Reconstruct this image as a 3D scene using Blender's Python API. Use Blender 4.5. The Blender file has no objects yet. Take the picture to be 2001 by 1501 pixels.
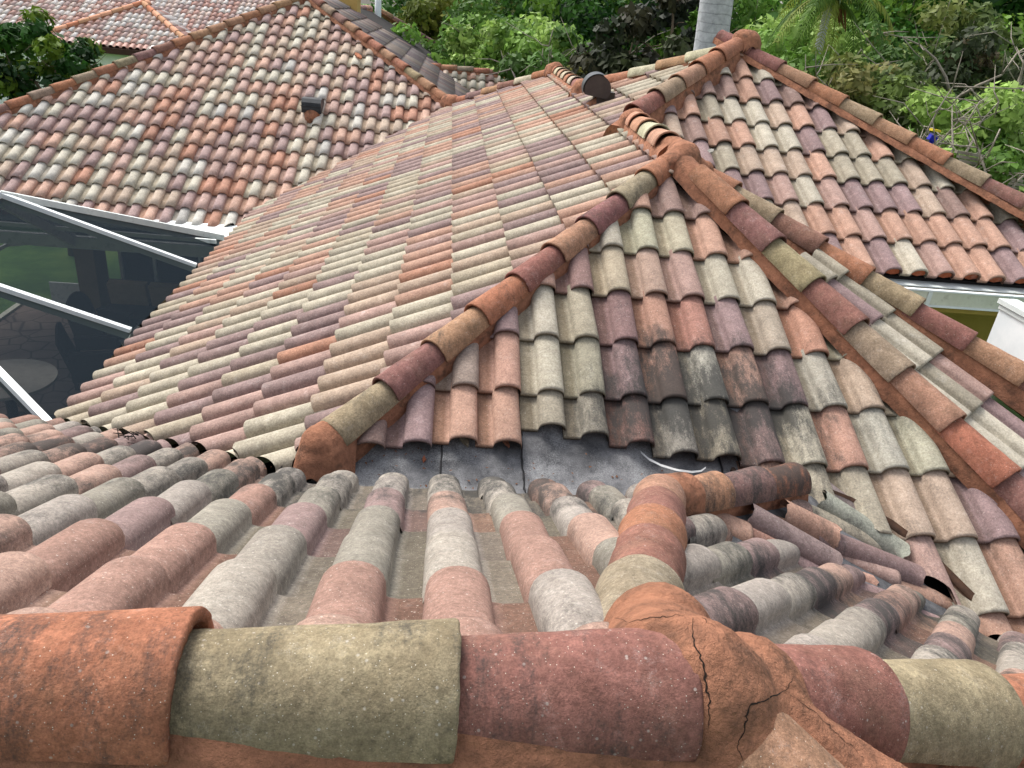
import bpy, bmesh, math, random
import numpy as np
from mathutils import Vector, Matrix, noise
random.seed(7)
rng = np.random.default_rng(11)
S = bpy.context.scene

# ------------------------------------------------------------------ camera
F_PX = 1490.0
RC = Matrix(((0.9929288, -0.0694235, 0.0962949),
             (0.0553188, -0.4471218, -0.8927608),
             (0.1050341, 0.8917749, -0.4401197)))
cam_d = bpy.data.cameras.new("camera"); cam = bpy.data.objects.new("camera", cam_d)
S.collection.objects.link(cam); S.camera = cam
right, down, fwd = RC[0], RC[1], RC[2]
m = Matrix((( right[0], -down[0], -fwd[0]), (right[1], -down[1], -fwd[1]), (right[2], -down[2], -fwd[2])))
cam.matrix_world = m.to_4x4()
cam_d.sensor_width = 36; cam_d.lens = 36*F_PX/2001
cam_d.clip_start = .02; cam_d.clip_end = 2000
def RAY(x, y):
    d = Vector(((x-1000.5)/F_PX, (y-750.5)/F_PX, 1)); return RC.transposed() @ d
def HIT(g, x, y):                    # g = (a, b, c): z = a x + b y + c
    d = RAY(x, y); s = g[2]/(d[2]-g[0]*d[0]-g[1]*d[1]); return d*s

# ------------------------------------------------------------------ light
W = bpy.data.worlds.new("World"); S.world = W; W.use_nodes = True
nt = W.node_tree; bg = nt.nodes['Background']
sky = nt.nodes.new('ShaderNodeTexSky'); sky.sky_type = 'NISHITA'; sky.sun_disc = False
SUN_EL, SUN_AZ = math.radians(54), math.radians(322)
sky.sun_elevation = SUN_EL; sky.sun_rotation = SUN_AZ; sky.dust_density = 4; sky.ozone_density = .6
hs = nt.nodes.new('ShaderNodeHueSaturation'); hs.inputs['Saturation'].default_value = .35
nt.links.new(sky.outputs[0], hs.inputs['Color']); nt.links.new(hs.outputs[0], bg.inputs[0])
bg.inputs[1].default_value = .15
sd = bpy.data.lights.new("sun", 'SUN'); so = bpy.data.objects.new("sun", sd); S.collection.objects.link(so)
sd.energy = 1.5; sd.angle = math.radians(26); sd.color = (1, .96, .9)
sv = Vector((math.sin(SUN_AZ)*math.cos(SUN_EL), math.cos(SUN_AZ)*math.cos(SUN_EL), math.sin(SUN_EL)))
so.rotation_euler = sv.to_track_quat('Z', 'Y').to_euler()
S.view_settings.view_transform = 'Standard'; S.view_settings.look = 'None'
S.view_settings.exposure = 0.88; S.view_settings.gamma = 1
S.render.resolution_x = 1024; S.render.resolution_y = 768
S.render.engine = 'CYCLES'
S.cycles.max_bounces = 6; S.cycles.transparent_max_bounces = 12

# ------------------------------------------------------------------ helpers
def lin(c):
    return tuple((v/255/12.92 if v/255 <= .04045 else ((v/255+.055)/1.055)**2.4) for v in c)
def empty(name, loc=(0, 0, 0)):
    o = bpy.data.objects.new(name, None); o.empty_display_size = .2; S.collection.objects.link(o); o.location = loc; return o
def tag(o, label=None, cat=None, group=None, kind=None):
    if label: o['label'] = label
    if cat: o['category'] = cat
    if group: o['group'] = group
    if kind: o['kind'] = kind
    return o
def link(name, me, mat, parent=None, smooth=True):
    o = bpy.data.objects.new(name, me); S.collection.objects.link(o)
    if mat: me.materials.append(mat)
    if smooth:
        me.polygons.foreach_set('use_smooth', [True]*len(me.polygons))
    if parent:
        o.parent = parent
        if parent.type == 'EMPTY': o.matrix_parent_inverse = Matrix.Translation(-parent.location)   # parts are modelled in world coordinates
    return o
class MB:
    def __init__(s): s.v = []; s.f = []; s.c = []; s.a = []
    def add(s, vs, fs, col=None, a=0.0):
        n = len(s.v); s.v += [tuple(v) for v in vs]; s.f += [tuple(i+n for i in f) for f in fs]
        if col is not None: s.c += [col]*len(vs) if not isinstance(col, list) else col
        s.a += [a]*len(vs) if not isinstance(a, list) else a
        return n
    def box(s, c, size, rot=None, col=None):
        x, y, z = [k/2 for k in size]
        vs = [Vector(p) for p in ((-x,-y,-z),(x,-y,-z),(x,y,-z),(-x,y,-z),(-x,-y,z),(x,-y,z),(x,y,z),(-x,y,z))]
        if rot is not None: vs = [rot @ v for v in vs]
        s.add([v+Vector(c) for v in vs], [(0,3,2,1),(4,5,6,7),(0,1,5,4),(1,2,6,5),(2,3,7,6),(3,0,4,7)], col)
    def beam(s, a, b, w, h, up=(0, 0, 1), col=None):
        a, b = Vector(a), Vector(b); d = (b-a); L = d.length; d.normalize()
        n = d.cross(Vector(up)).normalized(); u = n.cross(d)
        s.box((a+b)/2, (L, w, h), Matrix((d, n, u)).transposed(), col)
    def tube(s, pts, rads, k=8, cap=True, col=None):
        rings = []; n0 = len(s.v); pts = [Vector(p) for p in pts]
        for i, p in enumerate(pts):
            d = (pts[min(i+1, len(pts)-1)]-pts[max(i-1, 0)]).normalized()
            a = d.cross(Vector((0, 0, 1)) if abs(d.z) < .9 else Vector((1, 0, 0))).normalized(); b = d.cross(a)
            rings += [p+(a*math.cos(t)+b*math.sin(t))*rads[i] for t in [2*math.pi*j/k for j in range(k)]]
        fs = []
        for i in range(len(pts)-1):
            for j in range(k): fs.append((i*k+j, i*k+(j+1) % k, (i+1)*k+(j+1) % k, (i+1)*k+j))
        if cap: fs.append(tuple(range(k))[::-1]); fs.append(tuple((len(pts)-1)*k+j for j in range(k)))
        s.add(rings, fs, col)
    def mesh(s, name):
        me = bpy.data.meshes.new(name); me.from_pydata(s.v, [], s.f); me.update()
        if s.c and len(s.c) == len(s.v):
            at = me.color_attributes.new('tint', 'FLOAT_COLOR', 'POINT')
            at.data.foreach_set('color', np.array([(c[0], c[1], c[2], 1) for c in s.c], dtype=np.float32).ravel())
        if s.a:
            at = me.attributes.new('stain', 'FLOAT', 'POINT'); at.data.foreach_set('value', np.array(s.a, dtype=np.float32))
        return me
    def build(s, name, mat, parent=None, smooth=False): return link(name, s.mesh(name), mat, parent, smooth)

# ------------------------------------------------------------------ materials
def newmat(name, rough=.9):
    mt = bpy.data.materials.new(name); mt.use_nodes = True
    b = mt.node_tree.nodes['Principled BSDF']; b.inputs['Roughness'].default_value = rough
    b.inputs['Specular IOR Level'].default_value = .25
    return mt, mt.node_tree, b
def N(nt, t, **k):
    n = nt.nodes.new(t)
    for a, v in k.items():
        if a in n.inputs.keys(): n.inputs[a].default_value = v
        else: setattr(n, a, v)
    return n
def mixc(nt, a, b, fac, mode='MIX'):
    n = nt.nodes.new('ShaderNodeMix'); n.data_type = 'RGBA'; n.blend_type = mode
    for s, v in ((0, fac), (6, a), (7, b)):
        if hasattr(v, 'links') or hasattr(v, 'is_linked'): nt.links.new(v, n.inputs[s])
        else: n.inputs[s].default_value = v if s == 0 else (tuple(v)+(1,) if len(v) == 3 else v)
    return n.outputs[2]
def ramp(nt, src, p0, p1, c0=(0, 0, 0), c1=(1, 1, 1)):
    n = nt.nodes.new('ShaderNodeValToRGB'); e = n.color_ramp.elements
    e[0].position = p0; e[1].position = p1; e[0].color = tuple(c0)+(1,); e[1].color = tuple(c1)+(1,)
    nt.links.new(src, n.inputs[0]); return n.outputs[0]
def nz(nt, scale, detail=4, rough=.6, vec=None):
    n = N(nt, 'ShaderNodeTexNoise', Scale=scale, Detail=detail, Roughness=rough)
    if vec is not None: nt.links.new(vec, n.inputs['Vector'])
    return n.outputs[0]
def math_(nt, op, a, b):
    n = nt.nodes.new('ShaderNodeMath'); n.operation = op
    for i, v in ((0, a), (1, b)):
        if isinstance(v, (int, float)): n.inputs[i].default_value = v
        else: nt.links.new(v, n.inputs[i])
    return n.outputs[0]

def concrete_tile(name, speck=.5, bump=.5, moss=.35, patch=0, lite=False):
    """sand-textured concrete roof tile: per-tile tint, mottling, pale grains, soot-black algae"""
    mt, nt, b = newmat(name, .92)
    tc = N(nt, 'ShaderNodeTexCoord'); P = tc.outputs['Object']
    at = N(nt, 'ShaderNodeAttribute', attribute_name='tint')
    st = N(nt, 'ShaderNodeAttribute', attribute_name='stain')
    m1 = ramp(nt, nz(nt, 9, 5, .65, P), .3, .72, (.80, .79, .78), (1.16, 1.15, 1.13))
    c = mixc(nt, at.outputs['Color'], m1, 1.0, 'MULTIPLY')
    if patch:
        mpp = N(nt, 'ShaderNodeMapping'); nt.links.new(P, mpp.inputs[0]); mpp.inputs['Scale'].default_value = (1, 1, .45)
        pm = ramp(nt, nz(nt, 17, 6, .72, mpp.outputs[0]), .34, .68, (.66, .63, .58), (1.20, 1.18, 1.14)); c = mixc(nt, c, pm, patch*.7, 'MULTIPLY')
        br = ramp(nt, nz(nt, 6.5, 5, .7, P), .48, .72); c = mixc(nt, c, lin((112, 96, 76)), math_(nt, 'MULTIPLY', br, .3))
    m2 = ramp(nt, nz(nt, 330, 3, .7, P), .3, .72, (.74, .74, .74), (1.25, 1.25, 1.25))
    c = mixc(nt, c, m2, 1.0, 'MULTIPLY')
    m3 = ramp(nt, nz(nt, 95, 2, .6, P), .32, .70, (.80, .80, .80), (1.20, 1.20, 1.19))
    c = mixc(nt, c, m3, 1.0, 'MULTIPLY')
    m4 = ramp(nt, nz(nt, 28, 5, .75, P), .34, .68, (.88, .86, .85), (1.10, 1.10, 1.10))
    c = mixc(nt, c, m4, 1.0, 'MULTIPLY')
    # pale lime bloom in patches
    bl = ramp(nt, nz(nt, 14, 6, .75, P), .56, .8)
    f = bl if lite else math_(nt, 'MULTIPLY', bl, ramp(nt, nz(nt, 520, 2, .6, P), .45, .62)); f = math_(nt, 'MULTIPLY', f, .3 if lite else .42)
    c = mixc(nt, c, (.62, .60, .58), f)
    # light grains
    if not lite:
     vo = N(nt, 'ShaderNodeTexVoronoi', Scale=210.0); nt.links.new(P, vo.inputs['Vector'])
     g = ramp(nt, vo.outputs['Distance'], .10, .20, (1, 1, 1), (0, 0, 0))
     sel = N(nt, 'ShaderNodeSeparateColor'); nt.links.new(vo.outputs['Color'], sel.inputs[0])
     g = math_(nt, 'MULTIPLY', g, math_(nt, 'GREATER_THAN', sel.outputs[0], 1-.25*speck))
     g = math_(nt, 'MULTIPLY', g, .8)
     c = mixc(nt, c, (.72, .68, .58), g)
    vo3 = N(nt, 'ShaderNodeTexVoronoi', Scale=85.0); nt.links.new(P, vo3.inputs['Vector'])
    g3 = ramp(nt, vo3.outputs['Distance'], .14, .24, (1, 1, 1), (0, 0, 0)); sel3 = N(nt, 'ShaderNodeSeparateColor'); nt.links.new(vo3.outputs['Color'], sel3.inputs[0])
    g3 = math_(nt, 'MULTIPLY', g3, math_(nt, 'GREATER_THAN', sel3.outputs[2], .90)); c = mixc(nt, c, (.66, .62, .56), math_(nt, 'MULTIPLY', g3, .45*speck))
    # dark pits
    if not lite:
     vo2 = N(nt, 'ShaderNodeTexVoronoi', Scale=120.0); nt.links.new(P, vo2.inputs['Vector'])
     g2 = ramp(nt, vo2.outputs['Distance'], .08, .2, (1, 1, 1), (0, 0, 0))
     sel2 = N(nt, 'ShaderNodeSeparateColor'); nt.links.new(vo2.outputs['Color'], sel2.inputs[0])
     g2 = math_(nt, 'MULTIPLY', g2, math_(nt, 'GREATER_THAN', sel2.outputs[1], .86)); g2 = math_(nt, 'MULTIPLY', g2, .55)
     c = mixc(nt, c, (.06, .05, .045), g2)
    # algae / soot
    mp = N(nt, 'ShaderNodeMapping'); nt.links.new(P, mp.inputs[0]); mp.inputs['Scale'].default_value = (1.5, .45, .6)
    a1 = nz(nt, 11, 7, .78, mp.outputs[0]); a2 = nz(nt, 2.2, 3, .5, P)
    fine = nz(nt, 160, 3, .7, P)
    a = math_(nt, 'ADD', math_(nt, 'MULTIPLY', a1, .62), math_(nt, 'MULTIPLY', a2, .38))
    a = math_(nt, 'ADD', a, math_(nt, 'MULTIPLY', math_(nt, 'SUBTRACT', fine, .5), .22))
    a = math_(nt, 'ADD', a, math_(nt, 'MULTIPLY', st.outputs['Fac'], .34))
    am = ramp(nt, a, .60, .74)
    am = math_(nt, 'MULTIPLY', am, math_(nt, 'MINIMUM', math_(nt, 'ADD', math_(nt, 'MULTIPLY', st.outputs['Fac'], .9), moss), .88))
    c = mixc(nt, c, (.040, .040, .038), am)
    nt.links.new(c, b.inputs['Base Color'])
    bp = N(nt, 'ShaderNodeBump', Strength=bump, Distance=.003)
    hgt = nz(nt, 120, 2, .7, P) if lite else math_(nt, 'ADD', nz(nt, 260, 4, .7, P), math_(nt, 'MULTIPLY', nz(nt, 40, 3, .6, P), .8))
    nt.links.new(hgt, bp.inputs['Height']); nt.links.new(bp.outputs[0], b.inputs['Normal'])
    return mt
def mottled(name, c0, c1, scale=8, rough=.9, bump=.4, bs=60, c2=None, s2=3, t2=(.5, .7), dist=.004):
    mt, nt, b = newmat(name, rough)
    tc = N(nt, 'ShaderNodeTexCoord'); P = tc.outputs['Object']
    c = ramp(nt, nz(nt, scale, 6, .7, P), .3, .7, c0, c1)
    if c2: c = mixc(nt, c, c2, ramp(nt, nz(nt, s2, 5, .7, P), t2[0], t2[1]))
    nt.links.new(c, b.inputs['Base Color'])
    if bump:
        bp = N(nt, 'ShaderNodeBump', Strength=bump, Distance=dist)
        nt.links.new(nz(nt, bs, 5, .7, P), bp.inputs['Height']); nt.links.new(bp.outputs[0], b.inputs['Normal'])
    return mt
M_TILE = concrete_tile('concrete_tile', .6, .5, .22, lite=True)
M_NEAR = concrete_tile('weathered_tile', 1.0, .6, .50)
M_RIDGE = concrete_tile('ridge_tile_concrete', .8, .8, .58, 1.15)
def far_tile():
    mt, nt, b = newmat('distant_tile', .85)
    at = N(nt, 'ShaderNodeAttribute', attribute_name='tint')
    tc = N(nt, 'ShaderNodeTexCoord')
    c = mixc(nt, at.outputs['Color'], ramp(nt, nz(nt, 5, 5, .7, tc.outputs['Object']), .3, .7, (.8, .8, .8), (1.15, 1.15, 1.15)), 1., 'MULTIPLY')
    nt.links.new(c, b.inputs['Base Color']); return mt
M_FAR = far_tile()
M_MORTAR = mottled('terracotta_mortar', lin((130, 90, 70)), lin((180, 126, 98)), 22, .95, 1.0, 75, lin((78, 60, 50)), 9, (.50, .74), .014)
def felt_mat():
    mt, nt, b = newmat('mineral_felt', .85); tc = N(nt, 'ShaderNodeTexCoord'); P = tc.outputs['Object']
    c = ramp(nt, nz(nt, 6, 5, .7, P), .3, .7, lin((60, 61, 64)), lin((124, 124, 126)))
    sx = N(nt, 'ShaderNodeSeparateXYZ'); nt.links.new(P, sx.inputs[0])
    big = math_(nt, 'SUBTRACT', nz(nt, 3.4, 4, .6, P), math_(nt, 'MULTIPLY', math_(nt, 'SUBTRACT', sx.outputs[0], .6), .10))
    f = ramp(nt, math_(nt, 'ADD', math_(nt, 'MULTIPLY', big, .7), math_(nt, 'MULTIPLY', nz(nt, 120, 4, .75, P), .3)), .50, .66)
    c = mixc(nt, c, lin((160, 161, 162)), math_(nt, 'MULTIPLY', f, .8))
    c = mixc(nt, c, ramp(nt, nz(nt, 240, 2, .6, P), .3, .7, (.7, .7, .7), (1.25, 1.25, 1.25)), 1., 'MULTIPLY')
    nt.links.new(c, b.inputs['Base Color']); bp = N(nt, 'ShaderNodeBump', Strength=.5, Distance=.003)
    nt.links.new(nz(nt, 190, 5, .7, P), bp.inputs['Height']); nt.links.new(bp.outputs[0], b.inputs['Normal']); return mt
M_FELT = felt_mat()
M_TAR = mottled('tar', lin((22, 22, 24)), lin((40, 40, 42)), 20, .7)
M_WHITE = mottled('white_aluminium', lin((214, 222, 224)), lin((236, 240, 240)), 3, .45, 0)
M_GUTTER = mottled('gutter_paint', lin((200, 208, 206)), lin((226, 230, 226)), 4, .5, 0, c2=lin((150, 156, 150)), s2=9, t2=(.55, .8))
M_CREAMPAINT = mottled('cream_fascia_paint', lin((190, 192, 174)), lin((212, 214, 198)), 7, .6, .1, c2=lin((150, 148, 128)), s2=12, t2=(.55, .8))
M_VENT = mottled('dark_vent_paint', lin((58, 50, 48)), lin((74, 66, 62)), 9, .5, .1)
M_VENTBLK = mottled('black_vent_paint', lin((38, 42, 46)), lin((56, 60, 64)), 9, .45, .1)
M_STUCCO_Y = mottled('yellow_stucco', lin((190, 158, 92)), lin((208, 176, 110)), 3, .9, .3, 80)
M_STUCCO_O = mottled('ochre_stucco', lin((150, 128, 62)), lin((164, 142, 74)), 3, .9, .3, 80)
M_STUCCO_W = mottled('white_stucco', lin((232, 236, 226)), lin((244, 246, 238)), 2, .9, .3, 60)
M_STUCCO_T = mottled('tan_stucco', lin((118, 96, 62)), lin((136, 112, 74)), 3, .9, .2, 60)
M_BROWN = mottled('brown_fascia_paint', lin((58, 36, 30)), lin((76, 48, 40)), 6, .6, 0)
M_GRASS = mottled('grass', lin((52, 84, 40)), lin((84, 124, 56)), 1.2, .95, .6, 90, lin((96, 120, 60)), .6, (.5, .7), .03)
M_WICKER = mottled('dark_wicker', lin((36, 30, 28)), lin((60, 50, 44)), 60, .7, .8, 160)
M_CUSHION = mottled('tan_cushion', lin((150, 128, 96)), lin((170, 146, 110)), 9, .95, .2)
M_TABLE = mottled('pale_tabletop', lin((150, 146, 138)), lin((176, 172, 164)), 9, .7, .1)
M_SILVER = mottled('galvanised_strip', lin((176, 178, 178)), lin((206, 206, 204)), 30, .4, .1)
M_RUST = mottled('valley_metal', lin((52, 40, 34)), lin((92, 66, 50)), 25, .6, .3)
M_BARK = mottled('grey_bark', lin((120, 112, 100)), lin((168, 160, 148)), 6, .95, .6, 30)
M_BARKD = mottled('brown_bark', lin((84, 74, 60)), lin((120, 106, 88)), 6, .95, .6, 30)
M_BLUE = mottled('blue_paint', lin((20, 26, 150)), lin((30, 36, 176)), 4, .6, 0)
M_YEL = mottled('yellow_paint', lin((206, 180, 40)), lin((226, 200, 60)), 4, .6, 0)
M_DARK = mottled('dark_void', lin((26, 24, 24)), lin((34, 30, 30)), 4, .95, 0)
def palm_bark():
    mt, nt, b = newmat('palm_bark', .85)
    tc = N(nt, 'ShaderNodeTexCoord'); P = tc.outputs['Object']
    sx = N(nt, 'ShaderNodeSeparateXYZ'); nt.links.new(P, sx.inputs[0])
    z = math_(nt, 'ADD', sx.outputs[2], math_(nt, 'MULTIPLY', nz(nt, 3, 4, .6, P), .10))
    fr = math_(nt, 'FRACT', math_(nt, 'MULTIPLY', z, 8.0), 0)
    ring = ramp(nt, fr, .0, .16, (.55, .55, .55), (1, 1, 1))
    c = ramp(nt, nz(nt, 9, 6, .75, P), .3, .7, lin((150, 152, 156)), lin((206, 208, 210)))
    c = mixc(nt, c, ring, 1., 'MULTIPLY'); nt.links.new(c, b.inputs['Base Color']); return mt
M_PALM = palm_bark()
def pavers():
    mt, nt, b = newmat('patio_pavers', .85)
    tc = N(nt, 'ShaderNodeTexCoord'); P = tc.outputs['Object']
    vo = N(nt, 'ShaderNodeTexVoronoi', Scale=2.6, feature='DISTANCE_TO_EDGE'); nt.links.new(P, vo.inputs['Vector'])
    c = ramp(nt, nz(nt, 2.5, 4, .6, P), .3, .7, lin((104, 90, 84)), lin((136, 120, 110)))
    j = ramp(nt, vo.outputs['Distance'], .015, .05, (.35, .35, .35), (1, 1, 1))
    c = mixc(nt, c, j, 1., 'MULTIPLY'); nt.links.new(c, b.inputs['Base Color']); return mt
M_PAVE = pavers()
def screen():
    mt, nt, b = newmat('insect_screen', .8)
    b.inputs['Base Color'].default_value = lin((34, 41, 47))+(1,)
    b.inputs['Specular IOR Level'].default_value = 0
    tr = N(nt, 'ShaderNodeBsdfTransparent'); mx = N(nt, 'ShaderNodeMixShader'); mx.inputs[0].default_value = .80
    out = nt.nodes['Material Output']
    nt.links.new(tr.outputs[0], mx.inputs[1]); nt.links.new(b.outputs[0], mx.inputs[2]); nt.links.new(mx.outputs[0], out.inputs[0])
    return mt
M_SCREEN = screen()
def glass():
    mt, nt, b = newmat('dark_window_glass', .08)
    b.inputs['Base Color'].default_value = (.012, .014, .018, 1); b.inputs['Specular IOR Level'].default_value = .3; return mt
M_GLASS = glass()
def leafmat(name):
    mt, nt, b = newmat(name, .6)
    at = N(nt, 'ShaderNodeAttribute', attribute_name='tint'); b.inputs['Specular IOR Level'].default_value = .2
    nt.links.new(at.outputs['Color'], b.inputs['Base Color'])
    tl = N(nt, 'ShaderNodeBsdfTranslucent'); nt.links.new(at.outputs['Color'], tl.inputs[0])
    mx = N(nt, 'ShaderNodeMixShader'); mx.inputs[0].default_value = .3; out = nt.nodes['Material Output']
    nt.links.new(b.outputs[0], mx.inputs[1]); nt.links.new(tl.outputs[0], mx.inputs[2]); nt.links.new(mx.outputs[0], out.inputs[0])
    return mt
M_LEAF = leafmat('foliage')

# tile colours (sRGB as the pigment reads)
CREAM, OLIVE, TAN, PEACH, PINK, MAUVE, ORANGE, PALE = (196,187,166), (172,162,140), (192,166,144), (200,152,128), (186,148,136), (158,128,128), (196,124,92), (204,200,190)
PAL_B = [(CREAM, 3), (OLIVE, 2), (TAN, 2.6), (PEACH, 2.6), (PINK, 1.8), (MAUVE, 2.4), ((160,128,118), 1.5)]
PAL_L = [((190,180,156), 4), ((182,168,142), 1.2), ((186,160,136), 2.4), ((192,146,122), 3), ((178,142,130), 2.4), ((156,128,124), 2.6), ((186,128,100), .5)]
PAL_C = [((208,202,182), 3.4), ((208,205,194), 1.2), ((206,182,160), 2.6), ((214,168,146), 3.0), ((202,164,152), 2.2), ((184,152,148), 2.8), ((204,144,118), 1.2), ((190,188,182), .7)]
PAL_A = [((166,157,144), 2.6), ((146,140,126), 1.8), ((182,144,126), 2.6), ((150,122,118), 2.6), ((168,126,110), 1.8), ((166,156,146), 1.2)]
PAL_F = [((244,234,226), 3), ((226,172,156), 3), ((214,180,172), 2), ((240,212,198), 2)]
PAL_E = [((150,138,132), 3), ((136,118,118), 3), ((170,150,134), 2), ((158,128,118), 2)]
def sat(c, k=.74):
    g = (c[0]+c[1]+c[2])/3
    return tuple(g+(v-g)*k for v in c)
def pick(pal):
    t = random.random()*sum(w for _, w in pal)
    for c, w in pal:
        t -= w
        if t <= 0: return c
    return pal[-1][0]
ALB = .84                                                             # albedo scale of the seen pigment

def plane_field(parts, O, U, Sd, w, e, pieces, pal, irange, jrange, res=1, stain=None, cut=None, barrel=.056,
                pan_dirt_shade=.82, seed=1, colors=None, jit=1.0, skip=None, e_over=.05, plug=None):
    """S-profile tiles laid on the plane (O, U across, Sd down-slope), clipped to the convex pieces (xy half planes)"""
    random.seed(seed)
    U = Vector(U).normalized(); Sd = Vector(Sd).normalized(); Nn = U.cross(Sd)
    if Nn.z < 0: Nn = -Nn
    O = Vector(O)
    k = {2: 12, 1: 8, 0: 5}[res]; p0 = .37
    prof = [(-.03, -.001), (.10, -.004), (.24, -.006), (p0-.025, -.003)]
    for q in range(k+1):
        a = math.pi*q/k; cx = -math.cos(a); cy = math.sin(a)**.66 if 0 < q < k else 0
        prof.append((p0+(1-p0)*(cx+1)/2, barrel*cy+(.0 if q < k else .010)))
    prof.append((1.0, -.012))
    rows = {2: [-1, -.6, -.25, -.035, 0], 1: [-1, -.4, 0], 0: [-1, 0]}[res]
    th, drop = .018, .030
    out = []
    for piece in pieces:
        mb = MB(); last = None
        for i in range(*irange):
            for j in range(*jrange):
                random.seed(seed*7919+i*131+j*17)
                if random.random() < .16 and last is not None: col = last
                else: col = pick(pal)
                if colors and (i, j) in colors: col = colors[(i, j)]
                last = col
                jn = [random.gauss(0, 1)*jit for _ in range(6)]
                if skip and skip(i, j): continue
                c3 = O+U*(j+.5)*w+Sd*(i-.5)*e
                if any(a*c3.x+b*c3.y-cc > .55 for a, b, cc in piece): continue
                v = 1+random.gauss(0, .055); tint = tuple(x*ALB*v for x in lin(sat(col))); pant = (tint[0]*pan_dirt_shade, tint[1]*pan_dirt_shade*.94, tint[2]*pan_dirt_shade*.86)  # pans browner and darker: channel dirt plus groove shade put into the tint
                ce = cut(i, j) if cut else 0.0                          # shortening of the lower end (m)
                vs, cs, as_ = [], [], []
                L = e+e_over; ks = len(prof)
                def put(t, n, s, scale=1.0):
                    uu = (j+t)*w+jn[0]*.0022+jn[1]*.0055*(s/e)
                    nn = n*scale+jn[2]*.0018+jn[3]*.003*(t-.5)
                    return O+U*uu+Sd*(i*e+s+jn[4]*.002)+Nn*nn
                rr = [(q*(L-ce)-ce if q < 0 else -ce) for q in rows]
                for si, s in enumerate(rr):
                    fr = -s/e; last_r = si == len(rr)-1
                    for (t, n) in prof:
                        hsc = 1-.06*fr
                        dn = -drop*fr - (.003 if (last_r and res == 2) else 0)
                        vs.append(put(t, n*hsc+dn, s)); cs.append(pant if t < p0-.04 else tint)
                nr = len(rr)
                # lip and underside
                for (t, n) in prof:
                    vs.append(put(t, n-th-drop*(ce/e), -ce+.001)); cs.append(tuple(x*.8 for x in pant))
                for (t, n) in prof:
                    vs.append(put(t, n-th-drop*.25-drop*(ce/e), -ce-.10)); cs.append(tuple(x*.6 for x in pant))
                fs = []
                for r in range(nr+1):
                    for q in range(ks-1):
                        fs.append((r*ks+q, (r+1)*ks+q, (r+1)*ks+q+1, r*ks+q+1))
                mb.add(vs, fs, cs, [stain(v_, i, j) for v_ in vs] if (stain and res == 2) else (stain(c3, i, j) if stain else 0.0))
                if plug and plug(i, j):
                    pv = [put(p0+.03+(1-p0-.06)*(1-math.cos(math.pi*q/6))/2, (barrel-.016)*math.sin(math.pi*q/6)-.012, -.02) for q in range(7)]
                    pv.append(put(.7, -.03, -.02)); pc = tuple(x*ALB for x in lin((168, 92, 62)))
                    mb.add(pv, [(q, q+1, 7) for q in range(6)], pc, 0.0)
        me = mb.mesh('f'); bm = bmesh.new(); bm.from_mesh(me)
        for a, b, cc in piece:
            n = Vector((a, b, 0)); l = n.length; pc = n*(cc/(l*l))
            bmesh.ops.bisect_plane(bm, geom=bm.verts[:]+bm.edges[:]+bm.faces[:], plane_co=pc, plane_no=n/l, clear_outer=True, dist=1e-5)
        out.append(bm)
    return out
def fields_object(name, bms, mat, parent, sheet=None, sheetmat=None):
    me = bpy.data.meshes.new(name); bm = bms[0]
    tmp = []
    for b2 in bms[1:]:
        t = bpy.data.meshes.new('t'); b2.to_mesh(t); bm.from_mesh(t); b2.free(); tmp.append(t)
    bm.to_mesh(me); bm.free()
    for t in tmp: bpy.data.meshes.remove(t)
    return link(name, me, mat, parent, True)
def deck(name, g, poly, parent, drop=.05, th=.06):
    """the roof deck under a field of tiles: closed slab"""
    mb = MB(); n = len(poly)
    top = [(x, y, g[0]*x+g[1]*y+g[2]-drop) for x, y in poly]; bot = [(x, y, z-th) for x, y, z in top]
    mb.add(top+bot, [tuple(range(n)), tuple(range(n, 2*n))[::-1]]+[(i, n+i, n+(i+1) % n, (i+1) % n) for i in range(n)])
    return mb.build(name, M_DARK, parent)

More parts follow.
